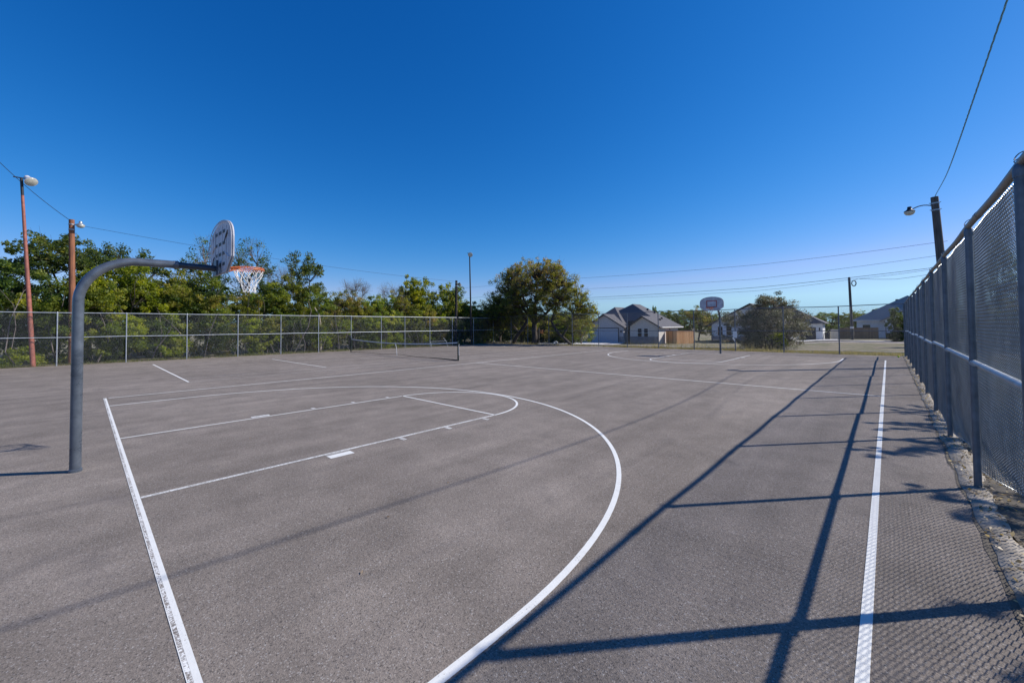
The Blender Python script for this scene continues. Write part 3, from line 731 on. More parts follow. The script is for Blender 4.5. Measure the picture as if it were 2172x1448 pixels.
g1 = -.80
h1 = empty('house', (-21.8, 56, g1), 'pale house with closed garage and several charcoal roofs beside the orange cedar fence', 'house')
b = MB()
b.prism([(-27.7, g1), (-21.4, g1), (-21.4, 1.75), (-24.6, 3.58), (-27.7, 1.80)], 'y', 56.0, 63.0); rel(b.build('garage_wall', M['wall_grey'], h1))
b = MB(); b.prism([(-20.33, g1), (-15.9, g1), (-15.9, 1.72), (-18.25, 3.12), (-20.33, 1.86)], 'y', 56.0, 63.2); rel(b.build('wall', M['wall_cream'], h1))
box_part(h1, 'entry_wall', M['darktrim'], -21.4, -20.33, 57.6, 62.8, g1, 2.6)
box_part(h1, 'front_door', M['ddoor'], -21.25, -20.5, 57.54, 57.598, g1, 1.4)
b = MB(); gable_roof(b, -28.1, -21.0, -24.6, 55.55, 62.0, 1.62, 3.74); rel(b.build('garage_roof', M['shingle'], h1))
b = MB(); gable_roof(b, -20.75, -15.45, -18.25, 55.55, 61.0, 1.62, 3.27); rel(b.build('gable_roof', M['shingle'], h1))
b = MB(); hip(b, -29.4, -15.48, 57.6, 64.3, 1.66, -22.5, 61.4, 64.1, 5.42); mr = rel(b.build('roof', M['shingle'], h1))
b = MB(); hip(b, -28.9, -21.5, 56.6, 67, 1.70, -25.2, 60.4, 63.6, 4.98); rel(b.build('upper_roof', M['shingle'], h1))
b = MB(); b.box(-15.5, -15.44, 56.2, 64.32, 1.50, 1.655); rel(b.build('fascia', M['trim'], h1))
for xl, xr, xp, ze, zp in ((-28.12, -20.98, -24.6, 1.62, 3.74), (-20.77, -15.43, -18.25, 1.62, 3.27)):
    for xe in (xl, xr):
        b = MB(); b.prism([(xe, ze-.17), (xp, zp-.17), (xp, zp+.02), (xe, ze+.02)], 'y', 55.50, 55.545); rel(b.build('rake_board', M['darktrim'], h1))
for (x, y, z) in ((-17.6, 61.2, 2.9), (-19.5, 63, 4.0), (-20.4, 62.4, 4.45), (-17.2, 59.6, 2.7)): box_part(h1, 'roof_vent', M['darktrim'], x-.12, x+.12, y-.12, y+.12, z-.3, z+.2)
b = MB(); b.box(-27.72, -27.06, 55.95, 55.998, g1, .24); rel(b.build('stone_base', M['stone'], h1)); b = MB(); b.box(-22.14, -21.4, 55.95, 55.998, g1, .24); rel(b.build('stone_base', M['stone'], h1)); b = MB(); b.box(-20.35, -15.88, 55.95, 55.998, g1, .24); rel(b.build('stone_base', M['stone'], h1))
b = MB(); b.box(-27.05, -26.95, 55.90, 55.997, g1, 1.55); b.box(-22.25, -22.15, 55.90, 55.997, g1, 1.55); b.box(-26.95, -22.25, 55.90, 55.997, 1.45, 1.55); rel(b.build('garage_door_frame', M['darktrim'], h1))
b = MB()
for k in range(4): b.box(-26.94, -22.26, 55.96, 55.996, g1+.01+k*.56, g1+.55+k*.56)
rel(b.build('garage_door', M['gdoor'], h1))
window(h1, -19.13, -18.42, .15, 1.46, 55.99); window(h1, -18.15, -17.46, .15, 1.46, 55.99)
box_part(h1, 'wall_lamp', M['darktrim'], -21.85, -21.70, 55.85, 55.997, .85, 1.1)
b = MB(); b.tube([(-15.85, 59.9, 1.6), (-15.85, 59.9, g1)], .05, 8); rel(b.build('downspout', M['darktrim'], h1))
# cedar fence beside house 1
cf = empty('wooden_fence', (-13.8, 57.1, -.75), 'fresh orange cedar plank fence jutting from the side of the garage house', 'fence')
b = MB(); b.obox((-15.8, 58.3), (-13.83, 57.13), .05, -.76, 1.06); rel(b.build('shaded_panel', M['cedar'], cf))
b = MB(); b.obox((-13.8, 57.1), (-12.3, 59.85), .05, -.76, 1.06); rel(b.build('sunlit_panel', M['cedar'], cf))
b = MB(); b.obox((-13.77, 57.08), (-12.27, 59.83), .02, 0.98, 1.07); rel(b.build('top_board', M['cedar'], cf))
# house 2
g2 = -.5
h2 = empty('house', (-8, 67, g2), 'bluish white gabled house half hidden behind the big grey green bush', 'house')
b = MB(); b.prism([(-12.1, g2), (-2.0, g2), (-2.0, 1.95), (-6.7, 4.78), (-12.1, 1.95)], 'y', 67, 75.9); rel(b.build('wall', M['wall_white'], h2))
b = MB(); b.box(-6.5, .85, 76, 79.2, g2-.15, 1.9); rel(b.build('garage_wall', M['wall_white'], h2))
b = MB(); gable_roof(b, -12.7, -1.5, -6.7, 66.5, 75.3, 1.82, 5.0); rel(b.build('gable_roof', M['shingle'], h2))
b = MB(); hip(b, -9.5, 1.4, 75.4, 80.2, 1.9, -4.6, 77.7, 78.0, 5.35); rel(b.build('roof', M['shingle'], h2))
box_part(h2, 'stone_base', M['stone'], -12.12, -1.98, 66.95, 66.998, g2, .12)
window(h2, -11.25, -10.5, .18, 1.62, 66.99); window(h2, -10.05, -9.25, .18, 1.62, 66.99)
box_part(h2, 'garage_door', M['ddoor'], -3.1, .02, 75.95, 75.998, g2-.15, 1.35)
box_part(h2, 'wall_lamp', M['darktrim'], .40, .55, 75.85, 75.997, .75, 1.3)
# house 3
g3 = -.45
h3 = empty('house', (8, 85, g3), 'large roofed white house beyond the blue bins at the right end of the far fence', 'house')
b = MB(); b.box(4.3, 16.5, 86.5, 97, g3, 2.5); rel(b.build('wall', M['wall_white'], h3))
b = MB(); b.prism([(7.66, g3), (16.0, g3), (16.0, 2.35), (11.8, 4.75), (7.66, 2.35)], 'y', 84.6, 86.45); rel(b.build('gable_wall', M['wall_white'], h3))
b = MB(); hip(b, 3.7, 17.2, 85.9, 98, 2.42, 10.4, 89.0, 94, 6.25); rel(b.build('roof', M['shingle_grey'], h3))
b = MB(); gable_roof(b, 7.1, 16.6, 11.8, 84.1, 89.0, 2.28, 4.98); rel(b.build('gable_roof', M['shingle_grey'], h3))
b = MB(); b.box(3.68, 7.1, 85.84, 85.895, 2.27, 2.42); rel(b.build('fascia', M['trim'], h3))
b = MB(); b.tube([(7.6, 84.5, 2.2), (7.8, 84.5, 1.9), (7.8, 84.5, g3)], .05, 8); rel(b.build('downspout', M['darktrim'], h3))
window(h3, 5.0, 6.0, .6, 1.7, 86.49)
for (x, y, z) in ((6.4, 88, 4.0), (9.2, 90, 5.6), (8.2, 87.6, 3.5)): box_part(h3, 'roof_vent', M['darktrim'], x-.18, x+.18, y-.15, y+.15, z-.5, z+.15)
# wooden fence 2
wf = empty('wooden_fence', (4.5, 79, -.45), 'weathered brown plank fence behind the far grey utility pole', 'fence')
b = MB(); b.obox((2.55, 78.6), (7.0, 80.2), .05, -.5, 1.25); rel(b.build('brown_panel', M['oldwood'], wf))
b = MB(); b.obox((1.45, 80.2), (2.5, 78.6), .05, -.5, 1.0); rel(b.build('pale_panel', M['wall_cream'], wf))
def bin_(x, y, z, s, mat, label, group='wheelie bins by the far houses'):
    r = empty('wheelie_bin', (x, y, z), label, 'bin', group)
    b = MB(); P = [(-.26*s, 0), (.26*s, 0), (.32*s, .85*s), (-.32*s, .85*s)]
    b.prism([(x+a, z+c) for a, c in P], 'y', y-.3*s, y+.3*s); rel(b.build('body', mat, r))
    b = MB(); b.prism([(x-.34*s, z+.86*s), (x+.34*s, z+.86*s), (x+.30*s, z+.95*s), (x-.30*s, z+.95*s)], 'y', y-.34*s, y+.34*s); rel(b.build('lid', mat, r))
bin_(1.3, 77.0, -.46, 1.05, M['blackp'], 'dark green bin between the charcoal garage door and the plank fence')
bin_(8.05, 80.5, -.44, .95, M['blackp'], 'dark bin standing left of the blue bins beside the large roofed house', None)
bin_(8.75, 80.6, -.44, .9, M['blue'], 'left one of two blue bins beside the large roofed house')
bin_(9.35, 80.9, -.44, .9, M['blue'], 'right one of two blue bins beside the large roofed house')

# ------------------------------------------------------------------ vegetation
def leaves(rng, C, rad, per, size, tintc, flat=.8, up=.3, tspread=.16, aspect=.55):
    """C centres (n,3), rad (n,), per (n,), tintc (n,) -> V, F, tint"""
    idx = np.repeat(np.arange(len(C)), per); n = len(idx)
    g = rng.normal(size=(n, 3)); g /= np.linalg.norm(g, axis=1)[:, None]+1e-9
    rr = rng.random(n)**.45
    P = C[idx]+g*rr[:, None]*rad[idx][:, None]*np.array([1, 1, flat])
    nrm = rng.normal(size=(n, 3)); nrm[:, 2] += up; nrm += g*.5; nrm /= np.linalg.norm(nrm, axis=1)[:, None]
    a = rng.normal(size=(n, 3)); u = np.cross(nrm, a); u /= np.linalg.norm(u, axis=1)[:, None]; w = np.cross(nrm, u)
    s = size*(.6+.8*rng.random(n))[:, None]
    V = np.stack([P-u*s, P-w*s*aspect+nrm*s*.15, P+u*s, P+w*s*aspect+nrm*s*.15], 1).reshape(-1, 3)
    F = np.arange(n*4).reshape(-1, 4)
    t = np.clip(tintc[idx]+rng.normal(size=n)*tspread, 0, 1)
    return V, F, t
def limb(b, rng, p, q, r0, r1, wob=.12, n=6, seg=5, droop=0):
    p = np.array(p, float); q = np.array(q, float); L = np.linalg.norm(q-p); P = []
    off = rng.normal(size=3)*wob*L; off2 = rng.normal(size=3)*wob*L*.5
    for i in range(seg+1):
        t = i/seg; P.append(p+(q-p)*t+off*math.sin(math.pi*t)+off2*math.sin(2*math.pi*t))
    b.tube(P, [r0+(r1-r0)*i/seg for i in range(seg+1)], n, False); return P
def make_tree(seed, H, Rx, base, trunk_r, ncl, per, lsize, leafmat, barkmat, crad=.6, sparse=0.0, twigs=5, tint=(.35, .18), forks=3, shell=.55, flat=.8, trunks=1, topbias=0.):
    rng = np.random.default_rng(seed); b = MB()
    cz = (H+base)/2; rz = (H-base)/2
    C = []
    while len(C) < ncl:
        g = rng.normal(size=3); g /= np.linalg.norm(g); r = (shell+(1-shell)*rng.random())**(.8)
        ang = math.atan2(g[1], g[0]); lob = 1+.22*math.sin(ang*3+seed)+.14*math.sin(ang*5+seed*2+g[2]*3)
        p = np.array([g[0]*Rx*r*lob, g[1]*Rx*r*lob, cz+g[2]*rz*r*(1+.10*math.sin(ang*4+seed*3))])
        if g[2] < -.3 and rng.random() < .4: continue
        C.append(p)
    C = np.array(C)
    tops = []
    for t in range(trunks):
        a = rng.random()*6.28; st = np.array([math.cos(a), math.sin(a), 0])*(trunk_r*1.2 if trunks > 1 else 0)
        for k in range(forks):
            a2 = 6.28*k/forks+rng.random()+t; end = np.array([math.cos(a2)*Rx*.35, math.sin(a2)*Rx*.35, base+(H-base)*(.45+.25*rng.random())])
            if k == 0:
                mid = np.array([st[0]*2, st[1]*2, base*.9]); P = limb(b, rng, st, mid, trunk_r, trunk_r*.8, .05, 9)
                hub = P[-1]
            P = limb(b, rng, hub, end, trunk_r*.62, trunk_r*.3, .08, 7); tops += P[1:]
    tops = np.array(tops)
    for c in C:
        d = np.linalg.norm(tops-c, axis=1)+np.maximum(0, tops[:, 2]-c[2])*1.2; s = tops[np.argmin(d)]
        e = c*.85+s*.15
        P = limb(b, rng, s, e, trunk_r*.2, trunk_r*.07, .08, 5, 4)
        for k in range(twigs):
            g = rng.normal(size=3); g[2] += .4; g /= np.linalg.norm(g); q0 = P[rng.integers(2, 5)]
            b.tube([q0, (q0+c)/2+g*crad*.5, c+g*crad*(1.0+.35*sparse)], [trunk_r*.06, trunk_r*.035, .004], 3, False)
    me_t = bpy.data.meshes.new('trunk'); me_t.from_pydata(b.v, [], b.f); me_t.materials.append(barkmat)
    me_t.polygons.foreach_set('use_smooth', [True]*len(me_t.polygons)); me_t.update()
    me_c = None
    if per > 0:
        # sub-clumps round each cluster
        sub = []
        for c in C:
            for k in range(4): sub.append(c+rng.normal(size=3)*crad*.55*np.array([1, 1, flat]))
        C2 = np.array(sub); keep = rng.random(len(C2)) > sparse; C2 = C2[keep]
        tc = np.clip(rng.normal(tint[0], tint[1], len(C2)), 0, 1)
        rad = crad*(.35+.45*rng.random(len(C2))); pr_ = np.maximum(3, (per/4*(.5+rng.random(len(C2))))).astype(int)
        V, F, t = leaves(rng, C2, rad, pr_, lsize, tc, flat)
        me_c = raw_mesh('crown', V, F, leafmat, t)
    return me_t, me_c, H, Rx
TV = {}
TV['dark'] = make_tree(11, 8, 2.2, 1.6, .16, 62, 300, .075, M['leaf_dark'], M['bark'], .62, .10, 4, (.45, .2))
TV['dark2'] = make_tree(12, 8, 1.9, 1.8, .15, 46, 260, .07, M['leaf_dark'], M['bark'], .55, .18, 5, (.5, .2))
TV['lime'] = make_tree(13, 6, 1.8, .8, .12, 55, 340, .075, M['leaf_lime'], M['bark'], .55, .05, 3, (.5, .2))
TV['mid'] = make_tree(14, 6, 2.0, .9, .13, 58, 300, .075, M['leaf_mid'], M['bark'], .6, .10, 4, (.55, .22))
TV['sparse'] = make_tree(15, 8.6, 2.1, 3.4, .15, 40, 150, .062, M['leaf_dark'], M['bark_grey'], .6, .42, 14, (.4, .2), 4)
TV['olive'] = make_tree(16, 6.5, 2.0, 1.2, .13, 52, 240, .07, M['leaf_olive'], M['bark_grey'], .58, .18, 8, (.55, .22))
TV['bare'] = make_tree(17, 7, 1.9, 2.6, .11, 38, 8, .05, M['leaf_olive'], M['bark_grey'], .62, .3, 26, (.6, .2), 5)
TV['evergreen'] = make_tree(19, 4.5, 1.5, -.8, .12, 80, 380, .07, M['leaf_dark'], M['bark'], .5, .0, 3, (.3, .15), 3, shell=.3)
TV['grey'] = make_tree(27, 4.4, 2.5, -1.6, .12, 165, 420, .045, M['leaf_grey'], M['bark_grey'], .52, .06, 16, (.5, .22), 4, shell=.35, trunks=3)
def place(kind, x, y, H, Rx, rz, label, group=None, name='tree', cat='tree', z=None):
    mt, mc, h0, r0 = TV[kind]; zz = tz(x, y) if z is None else z
    r = empty(name, (x, y, zz), label, cat, group, rz); s = (Rx/r0, Rx/r0, H/h0)
    for nm, me in (('trunk', mt), ('crown', mc)):
        if me is None: continue
        o = link(nm, me, r); o.scale = s
    return r
gl = 'trees behind the left fence'
def at30(px, py, X): q = onX(px, py, X); return q[1], q[2]
left = [('dark', 20, 545, -31, 2.0, 0, 'dark tree cut by the left edge, lower than its neighbour'),
        ('dark', 125, 488, -32.5, 2.4, 1.2, 'tallest dense dark green tree between the salmon pole and the brown pole'),
        ('dark2', 218, 505, -31.5, 1.5, 2.2, 'dark tree just right of the brown wooden pole'),
        ('dark2', 300, 522, -32.5, 2.0, 4.0, 'dark tree rising just above the near hoop arm bend'),
        ('lime', 262, 560, -28.2, 1.75, .4, 'bright yellow green tree framed under the near hoop arm'),
        ('mid', 385, 575, -30, 1.8, 3.1, 'mixed green tree below the arm of the near hoop'),
        ('sparse', 440, 506, -32.0, 1.9, .5, 'thin leaved dark tree left of the near backboard'),
        ('sparse', 530, 508, -31.5, 2.0, 2.8, 'thin leaved tree just right of the near backboard, above the rim'),
        ('bare', 592, 555, -30.5, 1.2, 1.8, 'small twiggy tree right of the near net'),
        ('mid', 618, 590, -29, 1.7, 5.0, 'yellowish green tree between the near net and the tall dark tree'),
        ('dark2', 652, 530, -31, 1.9, 3.7, 'tall dark tree with leaning limbs standing clear right of the near net'),
        ('bare', 755, 588, -32, 2.0, 0.3, 'bare leafless tree, left one of two above the tennis net'),
        ('olive', 715, 625, -30, 1.7, 2.2, 'olive tree right of the tall dark tree, above the curved stub'),
        ('olive', 790, 645, -29.5, 1.6, 4.2, 'low olive tree in front of the bare trees'),
        ('olive', 742, 622, -29.0, 1.7, 5.2, 'low brownish tree in front of the left bare tree'),
        ('mid', 806, 628, -28.6, 1.6, 3.0, 'low green tree between the two bare trees'),
        ('olive', 848, 618, -28.8, 1.5, .9, 'olive tree left of the yellow green tree above the tennis net'),
        ('bare', 832, 598, -31, 1.9, 2.0, 'bare leafless tree, right one of two above the tennis net'),
        ('lime', 882, 592, -30, 1.9, 1.0, 'yellow green tree above the right half of the tennis net'),
        ('mid', 950, 604, -29, 2.2, 2.4, 'green tree behind the dark wooden pole'),
        ('mid', 985, 640, -27.5, 1.6, .2, 'small green tree between the two dark poles'),
        ('olive', 1018, 650, -27.5, 1.9, 1.4, 'low olive tree left of the big spreading tree')]
for i, (k, px, py, X, rx, rz, lab) in enumerate(left):
    Y, Z = at30(px, py, X); place(k, X, Y, Z*1.0+.02, rx, rz, lab, gl)
# thicket: one uncountable mass behind the left fence
rng = np.random.default_rng(5)
sky = [(0, 585), (60, 590), (130, 575), (200, 590), (330, 600), (400, 590), (470, 590), (560, 600), (640, 625), (700, 640), (760, 655), (830, 650), (900, 640), (960, 650), (1040, 655)]
ysk = []; zsk = []
for a, c in sky:
    q = onX(a, c, -28); ysk.append(q[1]); zsk.append(q[2])
def thick_h(y): return np.interp(y, ysk, zsk, left=5.5, right=3.6)
rb = np.random.default_rng(3)
def bush_mass(mat, seed, n, xr, yr, hf, rr_, per, ls, tints, label, z0=.0, ysort=None):
    g = np.random.default_rng(seed); Cs = []; Rs = []; Ts = []
    for k in range(n):
        y = g.uniform(*yr); x = g.uniform(*xr); h = hf(y); z = z0+g.random()**.8*max(.3, h-.6); R = g.uniform(*rr_)
        tb = g.choice(tints)+g.normal()*.06; m = int(16*R*R)+8
        d = g.normal(size=(m, 3)); d[:, 0] += .5; d[:, 2] += .2; d /= np.linalg.norm(d, axis=1)[:, None]
        P = np.array([x, y, z])+d*(R*(.7+.4*g.random(m)))[:, None]*np.array([.8, 1, .9]); P[:, 2] = np.maximum(P[:, 2], .12); P[:, 0] = np.minimum(P[:, 0], -25.35)
        Cs.append(P); Rs.append(g.uniform(.14, .34, m)); Ts.append(np.full(m, tb)+g.normal(size=m)*.08)
    C = np.concatenate(Cs); Rr = np.concatenate(Rs); T = np.clip(np.concatenate(Ts), 0, 1)
    V, F, t = leaves(g, C, Rr, np.full(len(C), per), ls, T, .8, .5, .1)
    return tag(link('undergrowth', raw_mesh('undergrowth', V, F, mat, t)), label, 'undergrowth', None, 'stuff')
bush_mass(M['leaf_mid'], 3, 105, (-28.6, -26.4), (-10, 33), thick_h, (.5, 1.15), 62, .062, [.25, .45, .6, .75], 'dense mixed green thicket filling the space behind the left fence')
bush_mass(M['leaf_lime'], 4, 26, (-27.6, -26.2), (-8, 28), lambda y: thick_h(y)*.8, (.4, .9), 62, .062, [.3, .5, .6], 'yellow green leafy patches in front of the thicket behind the left fence')
bush_mass(M['leaf_olive'], 5, 60, (-28.6, -26.2), (4, 35), lambda y: thick_h(y)*.95, (.5, 1.0), 56, .060, [.35, .5, .7], 'brownish olive brush mixed through the thicket behind the left fence')
bush_mass(M['leaf_dark'], 6, 110, (-31, -28.8), (-12, 35), lambda y: thick_h(y)*1.05, (.7, 1.3), 70, .075, [.15, .3, .45], 'dark inner layer of the thicket behind the left fence')
def thicket(n, yr, xr, seed, per, crad, lsz, hf, tint):
    rng = np.random.default_rng(seed)
    y = rng.uniform(*yr, n); x = rng.uniform(*xr, n); z = np.array([rng.random()*hf(q) for q in y])
    return leaves(rng, np.stack([x, y, z+.15], 1), crad*(.5+.8*rng.random(n)), np.full(n, per), lsz, np.clip(rng.normal(*tint, n), 0, 1), .8)
V1, F1, t1 = thicket(800, (-14, 44), (-44, -33), 19, 90, .8, .11, thick_h, (.25, .2))
rngb = np.random.default_rng(41); nb = 420
Cb = np.stack([rngb.uniform(-36, -19.8, nb), rngb.uniform(39.5, 45, nb), rngb.random(nb)*3.4-.2], 1)
V2, F2, t2 = leaves(rngb, Cb, rngb.uniform(.4, 1.0, nb), np.full(nb, 110), .10, np.clip(rngb.normal(.35, .2, nb), 0, 1), .8)
o = link('undergrowth', raw_mesh('undergrowth', np.concatenate([V1, V2]), np.concatenate([F1, F2+len(V1)]), M['leaf_dark'], np.concatenate([t1, t2]))); tag(o, 'dark deep wood behind the left thicket and the big tree', 'undergrowth', None, 'stuff')
b = MB(); rng = np.random.default_rng(8)
for i in range(200):
    y = rng.uniform(-10, 34); x = rng.uniform(-31, -25.7); h = thick_h(y)*rng.uniform(.4, .95)
    limb(b, rng, (x, y, 0), (x+rng.normal()*.6, y+rng.normal()*.7, h), .025+.02*rng.random(), .006, .08, 4, 4)
me = bpy.data.meshes.new('brush_stems'); me.from_pydata(b.v, [], b.f); me.materials.append(M['bark_grey'])
tag(link('brush_stems', me), 'thin grey brush stems inside the thicket behind the left fence', 'undergrowth', None, 'stuff')
# curved grey stub above the left fence
q0 = onX(680, 690, -26.2); q1 = onX(677, 668, -26.2); q2 = onX(667, 652, -26.2)
b = MB(); b.tube([(q0[0], q0[1], 0), q0, q1, q2], [.09, .075, .06, .05], 8); tag(b.build('dead_trunk', simple('bleached_wood', (.36, .30, .24), .9)), 'bleached bare stub curving up just above the left fence', 'dead tree')
# big spreading tree
def big_tree():
    rng = np.random.default_rng(21); b = MB(); x0, y0 = -20.3, 33.4
    root = empty('tree', (x0, y0, tz(x0, y0)), 'biggest tree, broad and olive green, spreading at the far corner of the courts', 'tree')
    hubs = []
    def L(p, q, r0, r1, wob=.06, seg=7, n=9): P = limb(b, rng, p, q, r0, r1, wob, n, seg); hubs.extend(P[2:]); return P
    z0 = -.1
    t1 = L((0, 0, z0), (.1, 0, 2.2), .34, .26, .03); hub = t1[-1]
    L(hub, (-1.6, -.3, 5.2), .20, .10); L(hub, (1.4, .3, 5.6), .22, .10); L(hub, (.1, .5, 7.0), .18, .08); L(hub, (3.8, -.4, 4.6), .18, .09); L(hub, (-.4, -1.4, 6.0), .16, .08)
    t2 = L((-2.9, -.2, z0), (-.9, 0, 2.6), .22, .16, .05); L(t2[-1], (-4.0, .4, 5.6), .15, .08); L(t2[3], (-5.6, .2, 4.2), .13, .06); L(t2[-1], (-2.6, -.8, 6.6), .14, .07)
    t3 = L((5.0, .2, z0-.1), (2.3, .2, 2.4), .17, .12, .06); L(t3[3], (5.6, .5, 3.8), .11, .05); L(t3[-1], (3.2, .5, 6.2), .12, .06)
    L((1.4, 3.7, 5.5), (2.2, .2, 7.6), .05, .03) if False else None
    # crown clusters by lobes (cx, cy, cz, r)
    lobes = [(-1.5, 0, 7.6, 2.0), (1.8, 0, 7.7, 1.9), (-4.2, 0, 6.4, 1.9), (4.0, .2, 6.0, 1.7), (-6.0, 0, 4.6, 1.8), (6.2, 0, 4.1, 1.35), (0, -.6, 5.4, 2.4), (-3.0, -.5, 4.4, 2.3), (2.8, -.5, 4.3, 2.0), (-6.2, .3, 2.9, 1.5), (-1.0, -1.6, 3.9, 1.7), (4.6, .6, 2.9, 1.4), (1.0, .8, 8.3, 1.1), (-2.9, .5, 8.5, .9), (-4.6, -.6, 2.9, 1.4), (-.2, 1.8, 6.5, 2.0), (6.9, .3, 3.2, 1.0), (-4.6, -1.0, 3.6, 1.9), (-6.6, 0, 3.4, 1.6), (-2.4, -1.2, 2.7, 1.2), (-3.4, 1.2, 5.6, 1.9), (2.4, 1.4, 5.6, 1.9), (1.6, -1.2, 3.3, 1.0), (5.4, 0, 4.9, 1.4), (-2.8, 0, 7.6, 1.5), (3.1, 0, 7.3, 1.3)]
    C = []; T = []
    for (lx, ly, lz, lr) in lobes:
        n = int(17*lr**2)+4
        for k in range(n):
            g = rng.normal(size=3); g /= np.linalg.norm(g); r = lr*(.30+.85*rng.random()**.7)
            p = np.array((lx, ly, lz))+g*r*np.array([1, 1, .85]); C.append(p)
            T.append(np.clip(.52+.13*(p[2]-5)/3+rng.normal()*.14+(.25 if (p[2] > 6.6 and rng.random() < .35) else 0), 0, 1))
    C = np.array(C); T = np.array(T); H = np.array(hubs)
    for c in C:
        d = np.linalg.norm(H-c, axis=1)+np.maximum(0, H[:, 2]-c[2]); s = H[np.argmin(d)]
        P = limb(b, rng, s, c, .045, .012, .08, 4, 4)
        for k in range(4):
            g = rng.normal(size=3); g /= np.linalg.norm(g); b.tube([P[3], c+g*.62], [.012, .004], 3, False)
    me = bpy.data.meshes.new('trunk'); me.from_pydata(b.v, [], b.f); me.materials.append(M['bark']); me.polygons.foreach_set('use_smooth', [True]*len(me.polygons))
    link('trunk', me, root)
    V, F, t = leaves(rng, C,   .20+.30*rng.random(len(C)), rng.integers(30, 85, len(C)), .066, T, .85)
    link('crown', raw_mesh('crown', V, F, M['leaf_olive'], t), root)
big_tree()
place('olive', -16.7, 37.3, 3.7, 1.35, .8, 'low olive tree reaching over the driveway beside the garage house')
place('mid', -24.8, 36.5, 4.2, 2.2, 2.0, 'green shrubby tree filling the dark under the left side of the big tree', name='shrub', cat='shrub')
place('dark', -29.5, 37.5, 5.0, 2.6, 2.0, 'dark shrubby tree behind the big tree, farthest into the corner', name='shrub', cat='shrub')
place('mid', -18.6, 38.5, 3.2, 2.0, 4.0, 'green bush seen between the trunks of the big tree', name='shrub', cat='shrub')
place('olive', -22.0, 40.5, 4.0, 2.4, 1.0, 'olive bush behind the yellow posts', name='shrub', cat='shrub')
place('dark', -33.5, 33, 5.2, 2.4, 1.3, 'dark low tree deep behind the dark wooden pole', gl)
place('olive', -19.2, 34.6, 1.5, .65, 1.0, 'brownish knee high bush right of the small orange sign', name='shrub', cat='shrub')
# big grey bush
place('grey', .55, 38.6, 4.35, 3.0, 1.1, 'big rounded grey green bush beyond the far fence in front of the white house', None, 'bush', 'bush')
place('lime', 1.9, 36.4, 1.3, .6, .5, 'small yellowish plume shrub at the foot of the big grey green bush', None, 'shrub', 'shrub')
# small trees beyond the far houses
gb = 'trees beyond the houses'
for (k, X, Y, H, rx, rz, lab) in [('dark', -20.8, 71, 5.4, 2.2, 0, 'olive tree showing just right of the garage house roof'),
    ('dark', -17.6, 72, 5.5, 2.3, 1, 'green tree right of the cedar fence, leftmost of the clump before the white house'),
    ('olive', -15.0, 70, 5.6, 2.2, 2, 'brown topped tree in the middle of the clump between garage house and white house'),
    ('dark', -13.4, 71.5, 4.6, 1.9, 3, 'dark tree touching the left corner of the half hidden white house'),
    ('dark', -29.5, 70, 5.6, 2.4, 2, 'thin tree showing above the garage gable left slope'),
    ('dark', -.6, 100, 4.8, 2.6, 1, 'dark tree left of the far grey pole, right of the charcoal garage door'),
    ('dark', 3.0, 98, 4.4, 2.4, 2, 'green tree directly behind the far grey pole'),
    ('dark', -3.6, 104, 4.4, 2.6, 4, 'dark tree just behind the charcoal garage roof end'),
    ('dark', 7.2, 112, 5.4, 2.4, .6, 'dark treetop behind the left slope of the large roofed house'),
    ('evergreen', float(onY(1905, 700, 70)[0]), 70, 4.3, .95, 2.0, 'rounded dark evergreen against the large roofed house by the right fence'),
    ('dark', -21.2, 66.8, 6.1, .55, 1.0, 'narrow dark treetop poking above the garage house roof')]:
    place(k, X, Y, H, rx, rz, lab, gb)
gr_ = 'trees seen through the right fence'
for (k, X, Y, H, rx, rz, lab) in [('grey', 17.6, 62, 6.2, 3.4, 0, 'grey green tree seen through the right fence, left of the spire'),
    ('dark', 16.0, 60.5, 10.9, .9, 1, 'tall narrow spire seen through the right fence'),
    ('grey', 19.5, 54, 6.8, 3.2, 2, 'grey green tree seen through the right fence beside the near post'),
    ('dark', 12.5, 74, 5.0, 2.6, 3, 'dark tree seen through the right fence next to the leaning pole'),
    ('olive', 15.5, 45, 4.0, 2.0, 4, 'low olive tree seen through the right fence below the spire'),
    ('dark', 24, 50, 6.0, 3.0, 5, 'dark tree farthest right through the fence')]:
    place(k, X, Y, H, rx, rz, lab, gr_)
